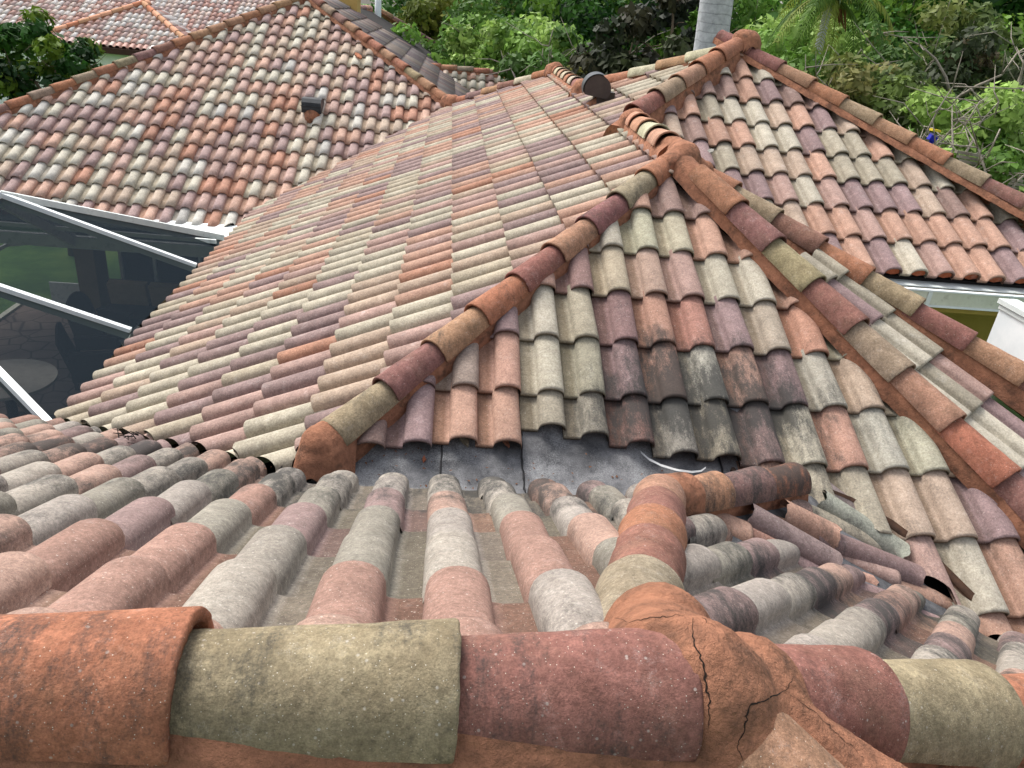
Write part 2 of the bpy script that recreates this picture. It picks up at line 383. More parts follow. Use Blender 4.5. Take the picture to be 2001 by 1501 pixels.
# ------------------------------------------------------------------ ridge / hip tiles
RC_COL = {'o': (166,149,122), 'r': (154,104,94), 't': (184,140,108), 'g': (184,120,90), 'm': (150,112,110), 'c': (204,192,168), 'p': (206,152,122)}
def ridge_tile(parent, a, d, up, L, r, col, res=1, stain=.0, seed=0, lip=True, over=.06, mat=None, th=.013, nseg=None):
    """tapered half-round tile; a = centre of its wide (lower) end, d = unit direction towards its narrow end"""
    random.seed(seed)
    k = {2: 28, 1: 14, 0: 8}[res]; nl = {2: 22, 1: 5, 0: 2}[res]
    side = d.cross(up).normalized(); up = side.cross(d).normalized()
    mb = MB(); tint = tuple(x*ALB*(1+random.gauss(0, .04)) for x in lin(sat(RC_COL[col], .82)))
    vs = []; rt = L+over; ja = random.gauss(0, .012); tw = random.gauss(0, .01)
    def ring(s, rr, dz):
        o = []
        for q in range(k+1):
            an = math.pi*q/k
            p = a+d*s+side*((rr*math.cos(an))*1.0+ja*.0+tw*s)+up*(rr*1.06*math.sin(an)+dz)
            nv = noise.noise(p*22)*.0016+noise.noise(p*7)*.002
            if res == 2: nv += noise.noise(p*60)*.0008
            p += (side*math.cos(an)+up*math.sin(an))*nv
            o.append(p)
        return o
    ch = [0]*(k+1)
    for q in range(k+1): ch[q] = abs(noise.noise(Vector((q*.6, seed*3.1, 0))))*.007
    for i in range(nl+1):
        fr = i/nl; s = fr*rt; rr = r*(1-.20*fr); R_ = ring(s, rr, -.012*fr)
        if i == 0: R_ = [p+d*ch[q] for q, p in enumerate(ring(0, r-.003, 0))]
        if i == 1 and res == 2: R_ = ring(.006, r*(1-.002), 0)
        vs += R_
    # inner shell
    inn = [p+d*ch[q]*.5 for q, p in enumerate(ring(0.002, r-th, 0))]+ring(rt*.5, r*(.92)-th, -.008)
    n0 = (nl+1)*(k+1); vs += inn; fs = []
    for i in range(nl):
        for q in range(k): fs.append((i*(k+1)+q, i*(k+1)+q+1, (i+1)*(k+1)+q+1, (i+1)*(k+1)+q))
    for q in range(k):
        fs.append((q, n0+q, n0+q+1, q+1)); fs.append((n0+q, n0+k+1+q, n0+k+2+q, n0+q+1))
    fs.append((0, k+1, n0+k+1, n0)); fs.append((k, n0+k, n0+2*k+1, 2*k+1))
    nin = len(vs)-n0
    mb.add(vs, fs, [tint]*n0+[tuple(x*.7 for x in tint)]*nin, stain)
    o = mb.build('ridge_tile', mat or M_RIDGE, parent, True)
    o.data.polygons.foreach_set('use_smooth', [True]*len(o.data.polygons))
    try:
        bpy.context.view_layer.objects.active = o
    except Exception: pass
    return o
def mortar_run(parent, p0, p1, gl, gr, rw=.092, wide=.14, name='mortar_bed', rcen=.10, seed=3, ext=(0, 0), step=.03, lift=-.012, tag_=None):
    """mortar bed below a run of ridge tiles; p0, p1 = crest line, gl/gr = roof planes on its two sides"""
    p0, p1 = Vector(p0), Vector(p1); d = (p1-p0); L = d.length; d.normalize()
    p0 = p0-d*ext[0]; L += ext[0]+ext[1]
    sd = Vector((-d.y, d.x, 0)).normalized()
    n = max(3, int(L/step)); mb = MB(); cols = 9
    for i in range(n+1):
        c = p0+d*(L*i/n); base = c-Vector((0, 0, rcen))
        for q in range(cols):
            t = q/(cols-1)*2-1
            g = gl if t > 0 else gr; at = abs(t)
            if at < .26: p = base+Vector((0, 0, .045))+sd*(t/.26*rw*.5)
            elif at <= .51: p = base+sd*(math.copysign(rw*.93, t))+Vector((0, 0, .006))
            else:
                f = (at-.5)/.5
                wv = wide*.80+noise.noise(Vector((i*step*5, seed, t)))*.016
                e_ = c+sd*math.copysign(wv, t); ez = g[0]*e_.x+g[1]*e_.y+g[2]+lift
                e2 = Vector((e_.x, e_.y, min(ez, base.z-.004)))
                i2 = base+sd*math.copysign(rw*.95, t)
                p = i2.lerp(e2, f)
                if at > .99: p.z -= .05
            nv = noise.noise(p*14+Vector((seed, 0, 0)))*.007+noise.noise(p*50)*.0025
            if at > .5: p = p+sd*math.copysign(nv, t)+Vector((0, 0, nv))
            mb.v.append(tuple(p)); mb.a.append(0)
    for i in range(n):
        for q in range(cols-1):
            a = i*cols+q; mb.f.append((a, a+1, a+cols+1, a+cols))
    mb.f.append(tuple(range(cols))); mb.f.append(tuple(n*cols+q for q in range(cols))[::-1])
    o = mb.build(name, M_MORTAR, parent, True); return o
def hip_run(house, p_low, d, L, cols, gl, gr, r=.098, res=1, stain=0, seed=1, gname='mortar_bed', ext=(.0, .1), wide=.14, label=None, over=.06, rcen=.10, mat=None, lowjit=0):
    """p_low = crest point at the wide end of the lowest tile, d points up the run"""
    d = Vector(d).normalized(); up = Vector((0, 0, 1)); p_low = Vector(p_low)
    side = d.cross(up).normalized(); up2 = side.cross(d)
    mo = mortar_run(house, p_low, p_low+d*L*len(cols), gl, gr, rw=r*.80, seed=seed, ext=ext, wide=wide, rcen=rcen+.022)
    if label: mo['label'] = label
    for i, c in enumerate(cols):
        rr = r*(1+.02*math.sin(i*2.3+seed))
        a = p_low+d*L*i-up2*(rr*1.06-.003*(i % 2))
        ridge_tile(mo, a, d, up2, L, rr, c, res, stain, seed*50+i, mat=mat, over=over)
    return mo

# ================================================================== THE HOUSE
gA = (0, -.5, -.513); gB = (0, .5, -3.571); gL = (.5, 0, -1.70); gD = (0, .5, -4.456); gC = (0, .5, -8.836)
gE = (-.5, 0, -1.65); gH = (-.3536, -.3536, -.55); gX = (-.5, 0, -.06)
def plane3(a, b, c):
    a, b, c = Vector(a), Vector(b), Vector(c); n = (b-a).cross(c-a); return (-n.x/n.z, -n.y/n.z, a.z+(n.x*a.x+n.y*a.y)/n.z)
gG = plane3((1.93, 4.77, -1.12), (2.97, 3.06, -2.02), (3.37, 4.17, -1.77))
gK = (-.3655, .165, -1.82)
def frame(g, az):
    """down-slope direction of plan azimuth az on plane g, and the across direction"""
    a = math.radians(az); dx, dy = math.sin(a), math.cos(a)
    s = Vector((dx, dy, g[0]*dx+g[1]*dy)).normalized()
    ux, uy = -dy, dx                                                  # right-hand side when looking up the slope
    u = Vector((ux, uy, g[0]*ux+g[1]*uy)).normalized()
    return u, s
house = tag(empty('house', (0, 4, -6)), 'large house with multicoloured tile hip roofs that fill most of the photo', 'house')
wB = .225; eB = .3795

# --- front slope falling away from the ridge we look over
uA, sA = frame(gA, 0)
OA = Vector((-.7446+.36*wB, 1.2741, -1.1497))
def stA(c, i, j): return max(0, min(1, .14+.45*noise.noise(Vector((c.x*1.3, c.y*1.3, 4)))+(.25 if c.y > 2.2 else 0)))
AEND = 2.86
pA1 = [(0, -1, -.80), (-1, 0, .65), (0, 1, AEND), (.937, -.348, .0212+.015)]
pA2 = [(0, -1, -.80), (1, 0, -.65), (1, 1, 2.36)]
bmsA = plane_field(None, OA, uA, sA, wB, eB, [pA1, pA2], PAL_A, (-2, 12), (-10, 22), 2, stA, barrel=.074, pan_dirt_shade=.52, seed=21)
slopeA = fields_object('roof_slope', bmsA, M_NEAR, house); slopeA['label'] = 'weathered foreground slope falling away from the near ridge'
deck('roof_deck', gA, [(-4.2, .8), (.3, .8), (1.1, 3.0), (-.65, 3.0), (-4.2, 6.5)], house, .07)

# --- small hip end facing us in the middle (broken lower courses above the bare felt)
uB, sB = frame(gB, 180)
OB = Vector((.470, 3.8796, -1.6313))
cutB = {0: .17, 1: .13, 2: .09, 3: .04, 4: .03, -1: .055, -2: .06, -3: .02}
def cB(i, j): return cutB.get(j, 0.0) if i == 2 else 0.0
def skB(i, j): return i > 2 and j < 5
def stB(c, i, j):
    d = math.hypot((c.x-1.45)/.95, (c.y-3.45)/.55); s = max(0, .72-d*.7)
    d2 = math.hypot((c.x-1.0)/.35, (c.y-4.0)/.45); return min(1, s+max(0, .38-d2*.4)+max(0, .25-abs(c.x-1.9)*.15)*(c.y < 4))
colB = {}
seqs = {2: {-3: MAUVE, -2: PEACH, -1: PEACH, 0: OLIVE, 1: (158,150,132), 2: (138,98,88), 3: (156,150,138), 4: (160,150,128), 5: (140,112,108), 6: (184,176,154), 7: (180,132,112), 8: (178,174,158), 9: (184,180,154)},
        1: {-3: MAUVE, -2: (172,150,136), -1: (188,140,120), 0: (184,176,154), 1: (164,158,134), 2: (140,112,112), 3: (180,132,112), 4: (180,176,160), 5: (186,140,120), 6: (140,112,112), 7: (172,166,150), 8: (190,164,140)},
        0: {-1: MAUVE, 0: CREAM, 1: (168,158,134), 2: (150,114,112), 3: (184,134,112), 4: (176,120,104), 5: MAUVE, 6: (176,160,140), 7: (196,138,112), 8: (190,186,160)},
        -1: {0: (184,140,122), 1: (160,122,116), 2: (184,168,140), 3: (190,156,136), 4: PINK, 5: (184,176,154), 6: CREAM, 7: PEACH},
        -2: {1: (150,116,112), 2: CREAM, 3: (186,182,152), 4: (188,178,150), 5: PEACH, 6: PEACH}}
for i_, dct in seqs.items():
    for j_, c_ in dct.items(): colB[(i_, j_)] = c_
hip1 = (Vector((1.93, 4.77)), Vector((.519, -.855)))                  # plan line of the right hip
n1 = Vector((hip1[1].y, -hip1[1].x)); n1 = -n1 if n1.x < 0 else n1
pB = [(-1, 1, 3.74), (n1.x, n1.y, n1.dot(hip1[0])-.02), (-1, 0, .75), (0, 0, 0)][:3]
pB1 = pB+[(1, 0, 1.96), (0, -1, -2.9)]
pB2 = pB[:2]+[(-1, 0, -1.96), (-.674, -.738, -.674*1.96-.738*3.04)]+[(1, 0, 2.45)]
pB3 = pB[:2]+[(-1, 0, -2.45), (-.414, -1, -3.5)]
bmsB = plane_field(None, OB, uB, sB, wB, eB, [pB1, pB2, pB3], PAL_B, (-6, 6), (-8, 20), 2, stB, cut=cB, skip=skB, barrel=.070, pan_dirt_shade=.64, seed=5, colors=colB)
slopeB = fields_object('roof_slope', bmsB, M_NEAR, house); slopeB['label'] = 'small stained hip end facing the viewer with broken bottom tiles'
deck('roof_deck', gB, [(-.65, 3.08), (1.7, 5.4), (3.3, 2.6), (2.6, 2.45), (1.9, 3.1)], house, .075)

# --- long left slope with its eave over the screened patio
uL, sL = frame(gL, 270)
wL = .2235; eL = .3555*math.sqrt(1.25)
OL = Vector((-2.725, 4.378-.68*wL+wL, -1.70-.5*2.725))
pL1 = [(-1, 0, 3.2), (-1, -1, -2.40), (1, -1, -3.74), (1, 0, 1.68), (0, 1, 7.21)]
pL2 = [(-1, 0, 3.2), (0, -1, -7.21), (1, -1, -5.51), (1, 1, 11.6), (0, 1, 9.96), (-1, 1, 14.25)]
pL3 = [(-1, 0, 3.2), (0, -1, -9.96), (1, 0, 1.65), (0, 1, 12.7), (-1, 1, 14.25)]
pL4 = [(-1, 0, 3.2), (0, -1, -12.7), (1, 1, 14.35), (-1, 1, 14.25)]
bmsL = plane_field(None, OL, uL, sL, wL, eL, [pL1, pL2, pL3, pL4], PAL_L, (-17, 1), (-56, 14), 1, lambda c, i, j: .05+.12*max(0, noise.noise(Vector((c.x, c.y, 2)))), barrel=.074, pan_dirt_shade=.58, seed=31)
slopeL = fields_object('roof_slope', bmsL, M_TILE, house); slopeL['label'] = 'long pale left slope running down to the patio eave'
deck('roof_deck', gL, [(-2.68, 5.1), (-.65, 3.1), (1.68, 5.44), (1.68, 7.2), (3.0, 8.56), (1.65, 9.96), (1.65, 12.7), (0, 14.3), (-2.68, 11.6)], house, .08)

# --- back right slope facing us above the gutter
uD, sD = frame(gD, 180)
OD = Vector((2.6006, 6.6987, -1.1070))
eav_i = 3
pD = [(1, 1, 11.61), (-1, 1, 5.51), (-1, 0, -1.75)]
bmsD = plane_field(None, OD, uD, sD, wB, eB, [pD], PAL_B, (-6, eav_i+1), (-5, 34), 2, lambda c, i, j: .12, barrel=.068, pan_dirt_shade=.66, seed=44, plug=lambda i, j: i == eav_i)
slopeD = fields_object('roof_slope', bmsD, M_TILE, house); slopeD['label'] = 'upper right slope facing the viewer above the white gutter'
deck('roof_deck', gD, [(1.75, 5.75), (9.8, 5.75), (8.0, 5.8), (3.05, 8.56), (1.75, 7.2)][:1]+[(5.85, 5.75), (3.05, 8.5), (1.75, 7.2)], house, .075)

# --- far left wing
uC, sC = frame(gC, 180)
OC = Vector((-4.1063, 11.8056, -2.9336))
pC = [(1, 1, 14.37), (-1, 1, 20.13), (1, -1, -14.22)]
bmsC = plane_field(None, OC, uC, sC, wB, eB, [pC], PAL_C, (-16, 3), (-26, 20), 1, lambda c, i, j: .12, barrel=.064, pan_dirt_shade=.76, seed=57)
slopeC = fields_object('roof_slope', bmsC, M_TILE, house); slopeC['label'] = 'far left wing slope facing the viewer with a black hooded vent'
deck('roof_deck', gC, [(-8.6, 11.3), (-3.0, 11.3), (0, 14.3), (-2.88, 17.2)], house, .075)
# --- its right-hand side, greyer, seen over the hip
uE, sE = frame(gE, 90)
pE = [(-1, -1, -14.37), (-1, 0, 2.88), (1, 0, 2.6), (-.45, 1, 27.2)]
bmsE = plane_field(None, Vector((-2.5, 17, -.4)), uE, sE, .225, .42, [pE], PAL_E, (-2, 13), (-60, 20), 0, None, barrel=.05, pan_dirt_shade=.8, seed=61)
slopeE = fields_object('roof_slope', bmsE, M_FAR, house); slopeE['label'] = 'greyer side slope seen over the far left hip'
deck('roof_deck', gE, [(-2.85, 17.3), (-.1, 14.5), (2.55, 13), (2.55, 28.3), (-2.85, 25.9)], house, .06)

# --- narrow corner slope between the two right hips
uG, sG = frame(gG, 139)
h2o, h2d = Vector((2.105, 5.359)), Vector((.728, -.685)); n2 = Vector((-h2d.y, h2d.x)); n2 = -n2 if n2.x < 0 else n2
G0 = HIT((gG[0], gG[1], gG[2]+.05), 1560, 492)
pG = [(-n1.x, -n1.y, -n1.dot(hip1[0])+.03), (n2.x, n2.y, n2.dot(h2o)-.05), (-.656, .755, -.656*G0.x+.755*G0.y)]
bmsG = plane_field(None, Vector((2.86, 3.92, gG[0]*2.86+gG[1]*3.92+gG[2])), uG, sG, wB, eB, [pG], PAL_B, (-7, 8), (-12, 12), 2, lambda c, i, j: .05, barrel=.056, pan_dirt_shade=.8, seed=71)
slopeG = fields_object('roof_slope', bmsG, M_TILE, house); slopeG['label'] = 'narrow corner slope between the two right-hand hips'
deck('roof_deck', gG, [(1.85, 5.2), (3.3, 2.9), (4.2, 3.3)], house, .07)
# --- hidden right side of the middle roof
uX, sX = frame(gX, 90)
bmsX = plane_field(None, Vector((1.72, 6, -.86)), uX, sX, wB, eB, [[(-1, 0, -1.74), (-n2.x, -n2.y, -n2.dot(h2o)-.05), (1, 1, 8.95), (0, 1, 7.0)]], PAL_B, (0, 9), (-12, 12), 0, None, seed=73)
slopeX = fields_object('roof_slope', bmsX, M_FAR, house)

# --- right-hand corner slope below the near ridge
uH, sH = frame(gH, 45)
pH = [(-.937, .348, -.0212-.085), (.208, -.978, -.714-.04), (-.05, 1, 2.45-.0525), (.414, 1, 3.539)]
def stH(c, i, j): return max(0, min(.9, .42+.5*noise.noise(Vector((c.x*1.7, c.y*1.7, 9)))))
bmsH = plane_field(None, Vector((.90, 1.33, gH[0]*.90+gH[1]*1.33+gH[2])), uH, sH, wB, eB*.93, [pH], PAL_A, (-4, 12), (-14, 14), 2, stH, barrel=.074, pan_dirt_shade=.5, seed=85)
slopeH = fields_object('roof_slope', bmsH, M_NEAR, house); slopeH['label'] = 'soot-stained corner slope right of the near hip'
deck('roof_deck', gH, [(.35, .85), (4.2, 1.6), (4.2, 1.9), (1.15, 3.05)], house, .07)

# --- hips and ridges
hip_run(house, (-.476, 3.159, -1.814), (.639, .695, .329), .357, 'ortgrtroG'.replace('G', 'g'), gL, gB, r=.100, wide=.112, res=2, stain=.22, seed=2, ext=(.0, .02), label='hip between the long left slope and the stained hip end', mat=M_RIDGE)
dH1 = Vector((.475, -.782, -.403))
hip_run(house, Vector((1.926, 4.763, -.948))+dH1*.365*6.0, -dH1, .365, 'gtororg'+'', gG, gB, r=.110, wide=.115, res=2, stain=.1, seed=3, ext=(.3, .25), label='near right hip')
hip_run(house, Vector((1.926, 4.763, -.948))+dH1*.365*7.0, -dH1, .365, 'r', gG, gB, r=.110, res=2, stain=.1, seed=33, ext=(0, 0))
dH2 = Vector((.691, -.65, -.315))
hip_run(house, Vector((2.105, 5.359, -.953))+dH2*.365*7, -dH2, .365, 'rtrogrog', gX, gG, r=.107, res=2, stain=.05, seed=4, ext=(.2, .25), label='far right hip')
hip_run(house, (1.64, 5.72, -.69), (0.02, 1, 0), .345, 'pcpp', gX, gL, r=.112, res=2, stain=.0, seed=6, ext=(.15, .15), label='short level ridge with steeply stepped tiles')
hip_run(house, (1.66, 7.17, -.66), (.664, .664, .34), .372, 'rotgg', gL, gD, r=.115, res=2, stain=.05, seed=7, ext=(.25, .0), rcen=.12, label='upper hip climbing to the top right peak', wide=.17)
dD = Vector((.646, -.697, -.312))
hip_run(house, Vector((3.133, 8.386, -.095))+dD*.375*9, -dD, .375, 'trogtogtrr', (-.5, 0, 1.35), gD, r=.10, res=2, stain=.05, seed=8, ext=(.0, .1), label='top right hip against the trees')
hip_run(house, (1.62, 10.02, -.74), (.667, -.667, .333), .372, 'mgctcgp'[:6], (0, -.5, 4.1), gL, r=.105, res=1, seed=9, ext=(.1, .1), wide=.13)
hip_run(house, (1.66, 10.1, -.70), (0, 1, 0), .37, 'rcgcpcg', (-.5, 0, -.05), gL, r=.105, res=1, seed=10, ext=(.1, .1))
hip_run(house, (.10, 14.28, -1.50), (.667, -.667, .333), .375, 'gmtrcg', (0, -.5, 5.4), gL, r=.105, res=1, seed=11, ext=(.1, .1))
dC = Vector((.667, .667, .333)); cl = 'rtgmgotgogomrgtot'
hip_run(house, Vector((-8.4, 11.73, -2.82)), dC, .372, ('gr'+'ttgm'+'gogog'+'omrgtt'+'tgttt')[:22], (.5, 0, 1.25), gC, r=.105, res=1, seed=12, ext=(.0, .1), label='long far left hip climbing to the top of the photo')
hip_run(house, (.02, 14.33, -1.48), (-.667, .667, .333), .372, 'gtogtgg'+'tmor', gE, gC, r=.105, res=1, seed=13, ext=(.1, .3), label='right hip of the far left wing with one slipped tile')
hip_run(house, (-2.5, 26.1, -.33), (-.1, -1, .0), .42, 'mtmm', gE, (.5, 0, 1.0), r=.11, res=0, seed=14)
hip_run(house, (1.9, 28.6, -2.35), (-.84, -.46, .41), .42, 'mmtmmmtmmrmt', (-.2, -.4, 10), gE, r=.12, res=0, seed=15)
# near hip and the little spur ridge to the right
d3 = Vector((.82-.42, 2.15-1.07, -1.42+.94)).normalized()
e3 = Vector((.93, 2.47, -1.575))
hip_run(house, e3+Vector((0, 0, .0)), -d3, .325, 'trgro', gA, gH, r=.105, res=2, stain=.12, seed=16, ext=(.04, .1), label='near hip running away below the mortar lump', mat=M_RIDGE, wide=.112)
dS = Vector((.818, .529, -.225)).normalized()
s0 = Vector((1.0, 2.50, -1.615))
hip_run(house, s0+dS*.325*3.0, -dS, .325, 'gmt', (0, .3, -2.9), gK, r=.102, res=2, stain=.55, seed=17, ext=(0, .12), wide=.115, label='short spur ridge with three tiles')
# the ridge we look over: wide ends to the right
def near_ridge():
    y0, z0, r = .791, -.891, .107
    mo = mortar_run(house, (-1.6, y0, z0+r*1.02), (.45, y0, z0+r*1.02), gA, (0, .5, -1.32), rw=.10, wide=.18, seed=20, rcen=.11, ext=(0, 0), lift=.02)
    mo['label'] = 'mortar under the near ridge'
    for i, (x, c, rr) in enumerate([(.395, 'r', .1045), (.060, 'o', .108), (-.305, 'g', .114), (-.70, 't', .110), (-1.08, 'r', .110)]):
        a = Vector((x, y0-.002*i, z0-.012+(.004 if i == 2 else 0)))
        ridge_tile(mo, a, Vector((-1, 0, .012)).normalized(), Vector((0, 0, 1)), .37, rr, c, 2, .30, 900+i, over=.05, th=.021)
near_ridge()
gN = (0, .5, -1.306); uN, sN = frame(gN, 180)
bmsN = plane_field(None, Vector((-.30, .40, .5*.40-1.306)), uN, sN, wB, eB, [[(0, 1, .74), (0, -1, .9), (1, .55, .42+.22)]], PAL_A, (-1, 5), (-9, 9), 1, None, barrel=.07, pan_dirt_shade=.55, seed=111)
slopeN = fields_object('roof_slope', bmsN, M_NEAR, house); slopeN['label'] = 'near side of the ridge, only its highest barrels in view'
deck('roof_deck', gN, [(-2.6, .74), (-2.6, -.9), (.9, -.9), (.2, .74)], house, .07)

# --- hips right of the mortar lump and the lump itself
def pdir(az, sl):
    a = math.radians(az); return Vector((math.sin(a), math.cos(a), sl)).normalized()
JC = Vector((.345, .80, -.785))                                       # crest junction
d4 = pdir(75, -.36); d5 = pdir(134, -.46); X5 = Vector((.455, .765, -.818))
g4n = (-.5, .0, -.70); g5n = (-.3536, .3536, -.99)
hip_run(house, JC+d4*(.53+.36*2), -d4, .36, 'gor', g4n, gH, r=.112, res=2, stain=.15, seed=18, ext=(0, .1), label='right-hand near hip', wide=.13)
hip_run(house, X5+Vector((0, 0, .014))+d5*(.06+.37*2), -d5, .37, 'gt', g5n, g4n, r=.108, res=2, stain=.15, seed=19, ext=(0, .0), label='hip running down to the lower right corner', wide=.20)
deck('roof_deck', g4n, [(.33, .78), (2.6, 1.2), (2.2, -.3)], house, .09)
deck('roof_deck', g5n, [(.30, .74), (1.6, -.1), (.6, -.6)], house, .09)
def mound(name, prims, mat, step=.006, amp=1.0, k=.012, floor=-.16, seed=0):
    """solid mound of mortar from overlapping rounded bars (a, b, ra, rb): smooth union, closed by its skirt"""
    P = [(np.array(a), np.array(b), ra, rb) for a, b, ra, rb in prims]
    x0 = min(min(a[0]-ra, b[0]-rb) for a, b, ra, rb in P); x1 = max(max(a[0]+ra, b[0]+rb) for a, b, ra, rb in P)
    y0 = min(min(a[1]-ra, b[1]-rb) for a, b, ra, rb in P); y1 = max(max(a[1]+ra, b[1]+rb) for a, b, ra, rb in P)
    xs = np.arange(x0-.01, x1+.01, step); ys = np.arange(y0-.01, y1+.01, step); X, Y = np.meshgrid(xs, ys, indexing='ij')
    acc = np.zeros_like(X); best = np.full(X.shape, -9.0)
    for a, b, ra, rb in P:
        d = (b-a)[:2]; L2 = max(1e-9, d@d); t = np.clip(((X-a[0])*d[0]+(Y-a[1])*d[1])/L2, 0, 1)
        dx = X-(a[0]+t*d[0]); dy = Y-(a[1]+t*d[1]); r = ra+(rb-ra)*t; q = dx*dx+dy*dy
        zc = a[2]+(b[2]-a[2])*t; z = np.where(q < r*r, zc+np.sqrt(np.maximum(r*r-q, 0)), zc-(np.sqrt(q)-r)*4)
        best = np.maximum(best, z); acc += np.exp(np.clip(z/k, -700, 300))
    z = np.log(np.maximum(acc, 1e-300))*k
    zmin = np.min([min(a[2], b[2]) for a, b, _, _ in P])+floor
    keep = z > zmin; idx = -np.ones(X.shape, int); vs = []
    for i, j in zip(*np.nonzero(keep)):
        idx[i, j] = len(vs); p = Vector((X[i, j], Y[i, j], z[i, j]))
        n = noise.noise(p*9+Vector((seed, 0, 0)))*.007+noise.noise(p*26)*.0035+noise.noise(p*70)*.0022+noise.noise(p*150)*.001
        vs.append((p.x, p.y, p.z+n*amp))
    fs = []
    for i in range(X.shape[0]-1):
        for j in range(X.shape[1]-1):
            q = (idx[i, j], idx[i+1, j], idx[i+1, j+1], idx[i, j+1])
            if min(q) >= 0: fs.append(q)
    me = bpy.data.meshes.new(name); me.from_pydata(vs, [], fs); me.update()
    return link(name, me, mat, house, True)
def lump():
    V = Vector; c = JC-V((0, 0, .110)); c5 = X5-V((0, 0, .112)); dm = pdir(108, -.44)
    pr = [(c+V((.085, -.005, -.004)), c+V((.086, -.005, -.004)), .103, .103), (c+V((.045, .05, -.004)), c+d3*.20+V((.01, 0, .002)), .100, .100),
          (c+V((.085, -.01, 0)), c5+d5*.0, .101, .096), (c+V((.08, 0, 0)), c+d4*.20, .100, .102),
          (c5+V((.04, .04, .0)), c5+dm*.30+V((.01, .025, .0)), .080, .075), (c5+dm*.30+V((.01, .025, 0)), c5+dm*.95+V((.03, .03, -.01)), .075, .07),
          (c5+V((-.05, -.03, -.03)), c5+V((-.03, -.12, -.10)), .085, .085)]
    o = mound('mortar_lump', pr, M_MORTAR, .006)
    o['label'] = 'cracked terracotta mortar lump where the near ridge and hips meet'
    return o
LUMP = lump()
def cracks():
    from mathutils.bvhtree import BVHTree
    bm = bmesh.new(); bm.from_mesh(LUMP.data); tree = BVHTree.FromBMesh(bm); bm.free()
    mt, nt, b = newmat('crack_shadow', 1); b.inputs['Base Color'].default_value = (.018, .011, .008, 1)
    mb = MB()
    def crack(px, w):
        mb = MB()
        pts = []
        for i in range(len(px)-1):
            (x0, y0), (x1, y1) = px[i], px[i+1]; n = max(2, int(math.hypot(x1-x0, y1-y0)/6))
            for q in range(n): t = q/n; pts.append((x0+(x1-x0)*t+random.gauss(0, 1.6), y0+(y1-y0)*t+random.gauss(0, 1.6)))
        L = []; 
        for x, y in pts:
            d = RAY(x, y).normalized(); h = tree.ray_cast(Vector((0, 0, 0)), d)
            if h[0] is not None: L.append((h[0]+h[1]*.0006, h[1]))
        for i in range(len(L)-1):
            (a, na), (b_, nb) = L[i], L[i+1]
            if (a-b_).length > .03: continue
            s = (b_-a).cross(na).normalized(); e0 = w*(.5+.5*abs(noise.noise(Vector((i*.7, w*900, 0))))*2)*math.sin(math.pi*min(1, (i+1)/len(L))*.96+.05)
            e1 = w*(.5+.5*abs(noise.noise(Vector(((i+1)*.7, w*900, 0))))*2)*math.sin(math.pi*min(1, (i+2)/len(L))*.96+.05)
            mb.add([a-s*e0, a+s*e0, b_+s*e1, b_-s*e1], [(0, 1, 2, 3)])
        mb.build('crack', mt, LUMP)
    crack([(1352, 1200), (1356, 1250), (1374, 1300), (1386, 1370), (1384, 1440)], .0016)
    crack([(1198, 1206), (1232, 1216), (1290, 1206), (1350, 1200)], .0009)
    crack([(1550, 1322), (1540, 1345), (1500, 1366), (1464, 1378), (1455, 1420), (1440, 1460), (1460, 1501)], .0015)
    crack([(1535, 1350), (1600, 1400), (1650, 1450), (1700, 1490)], .0008)
    crack([(1290, 1190), (1330, 1192), (1352, 1196)], .0006); crack([(1370, 1205), (1405, 1232)], .0006)
    crack([(1588, 1358), (1590, 1372), (1610, 1400)], .0006)
cracks()

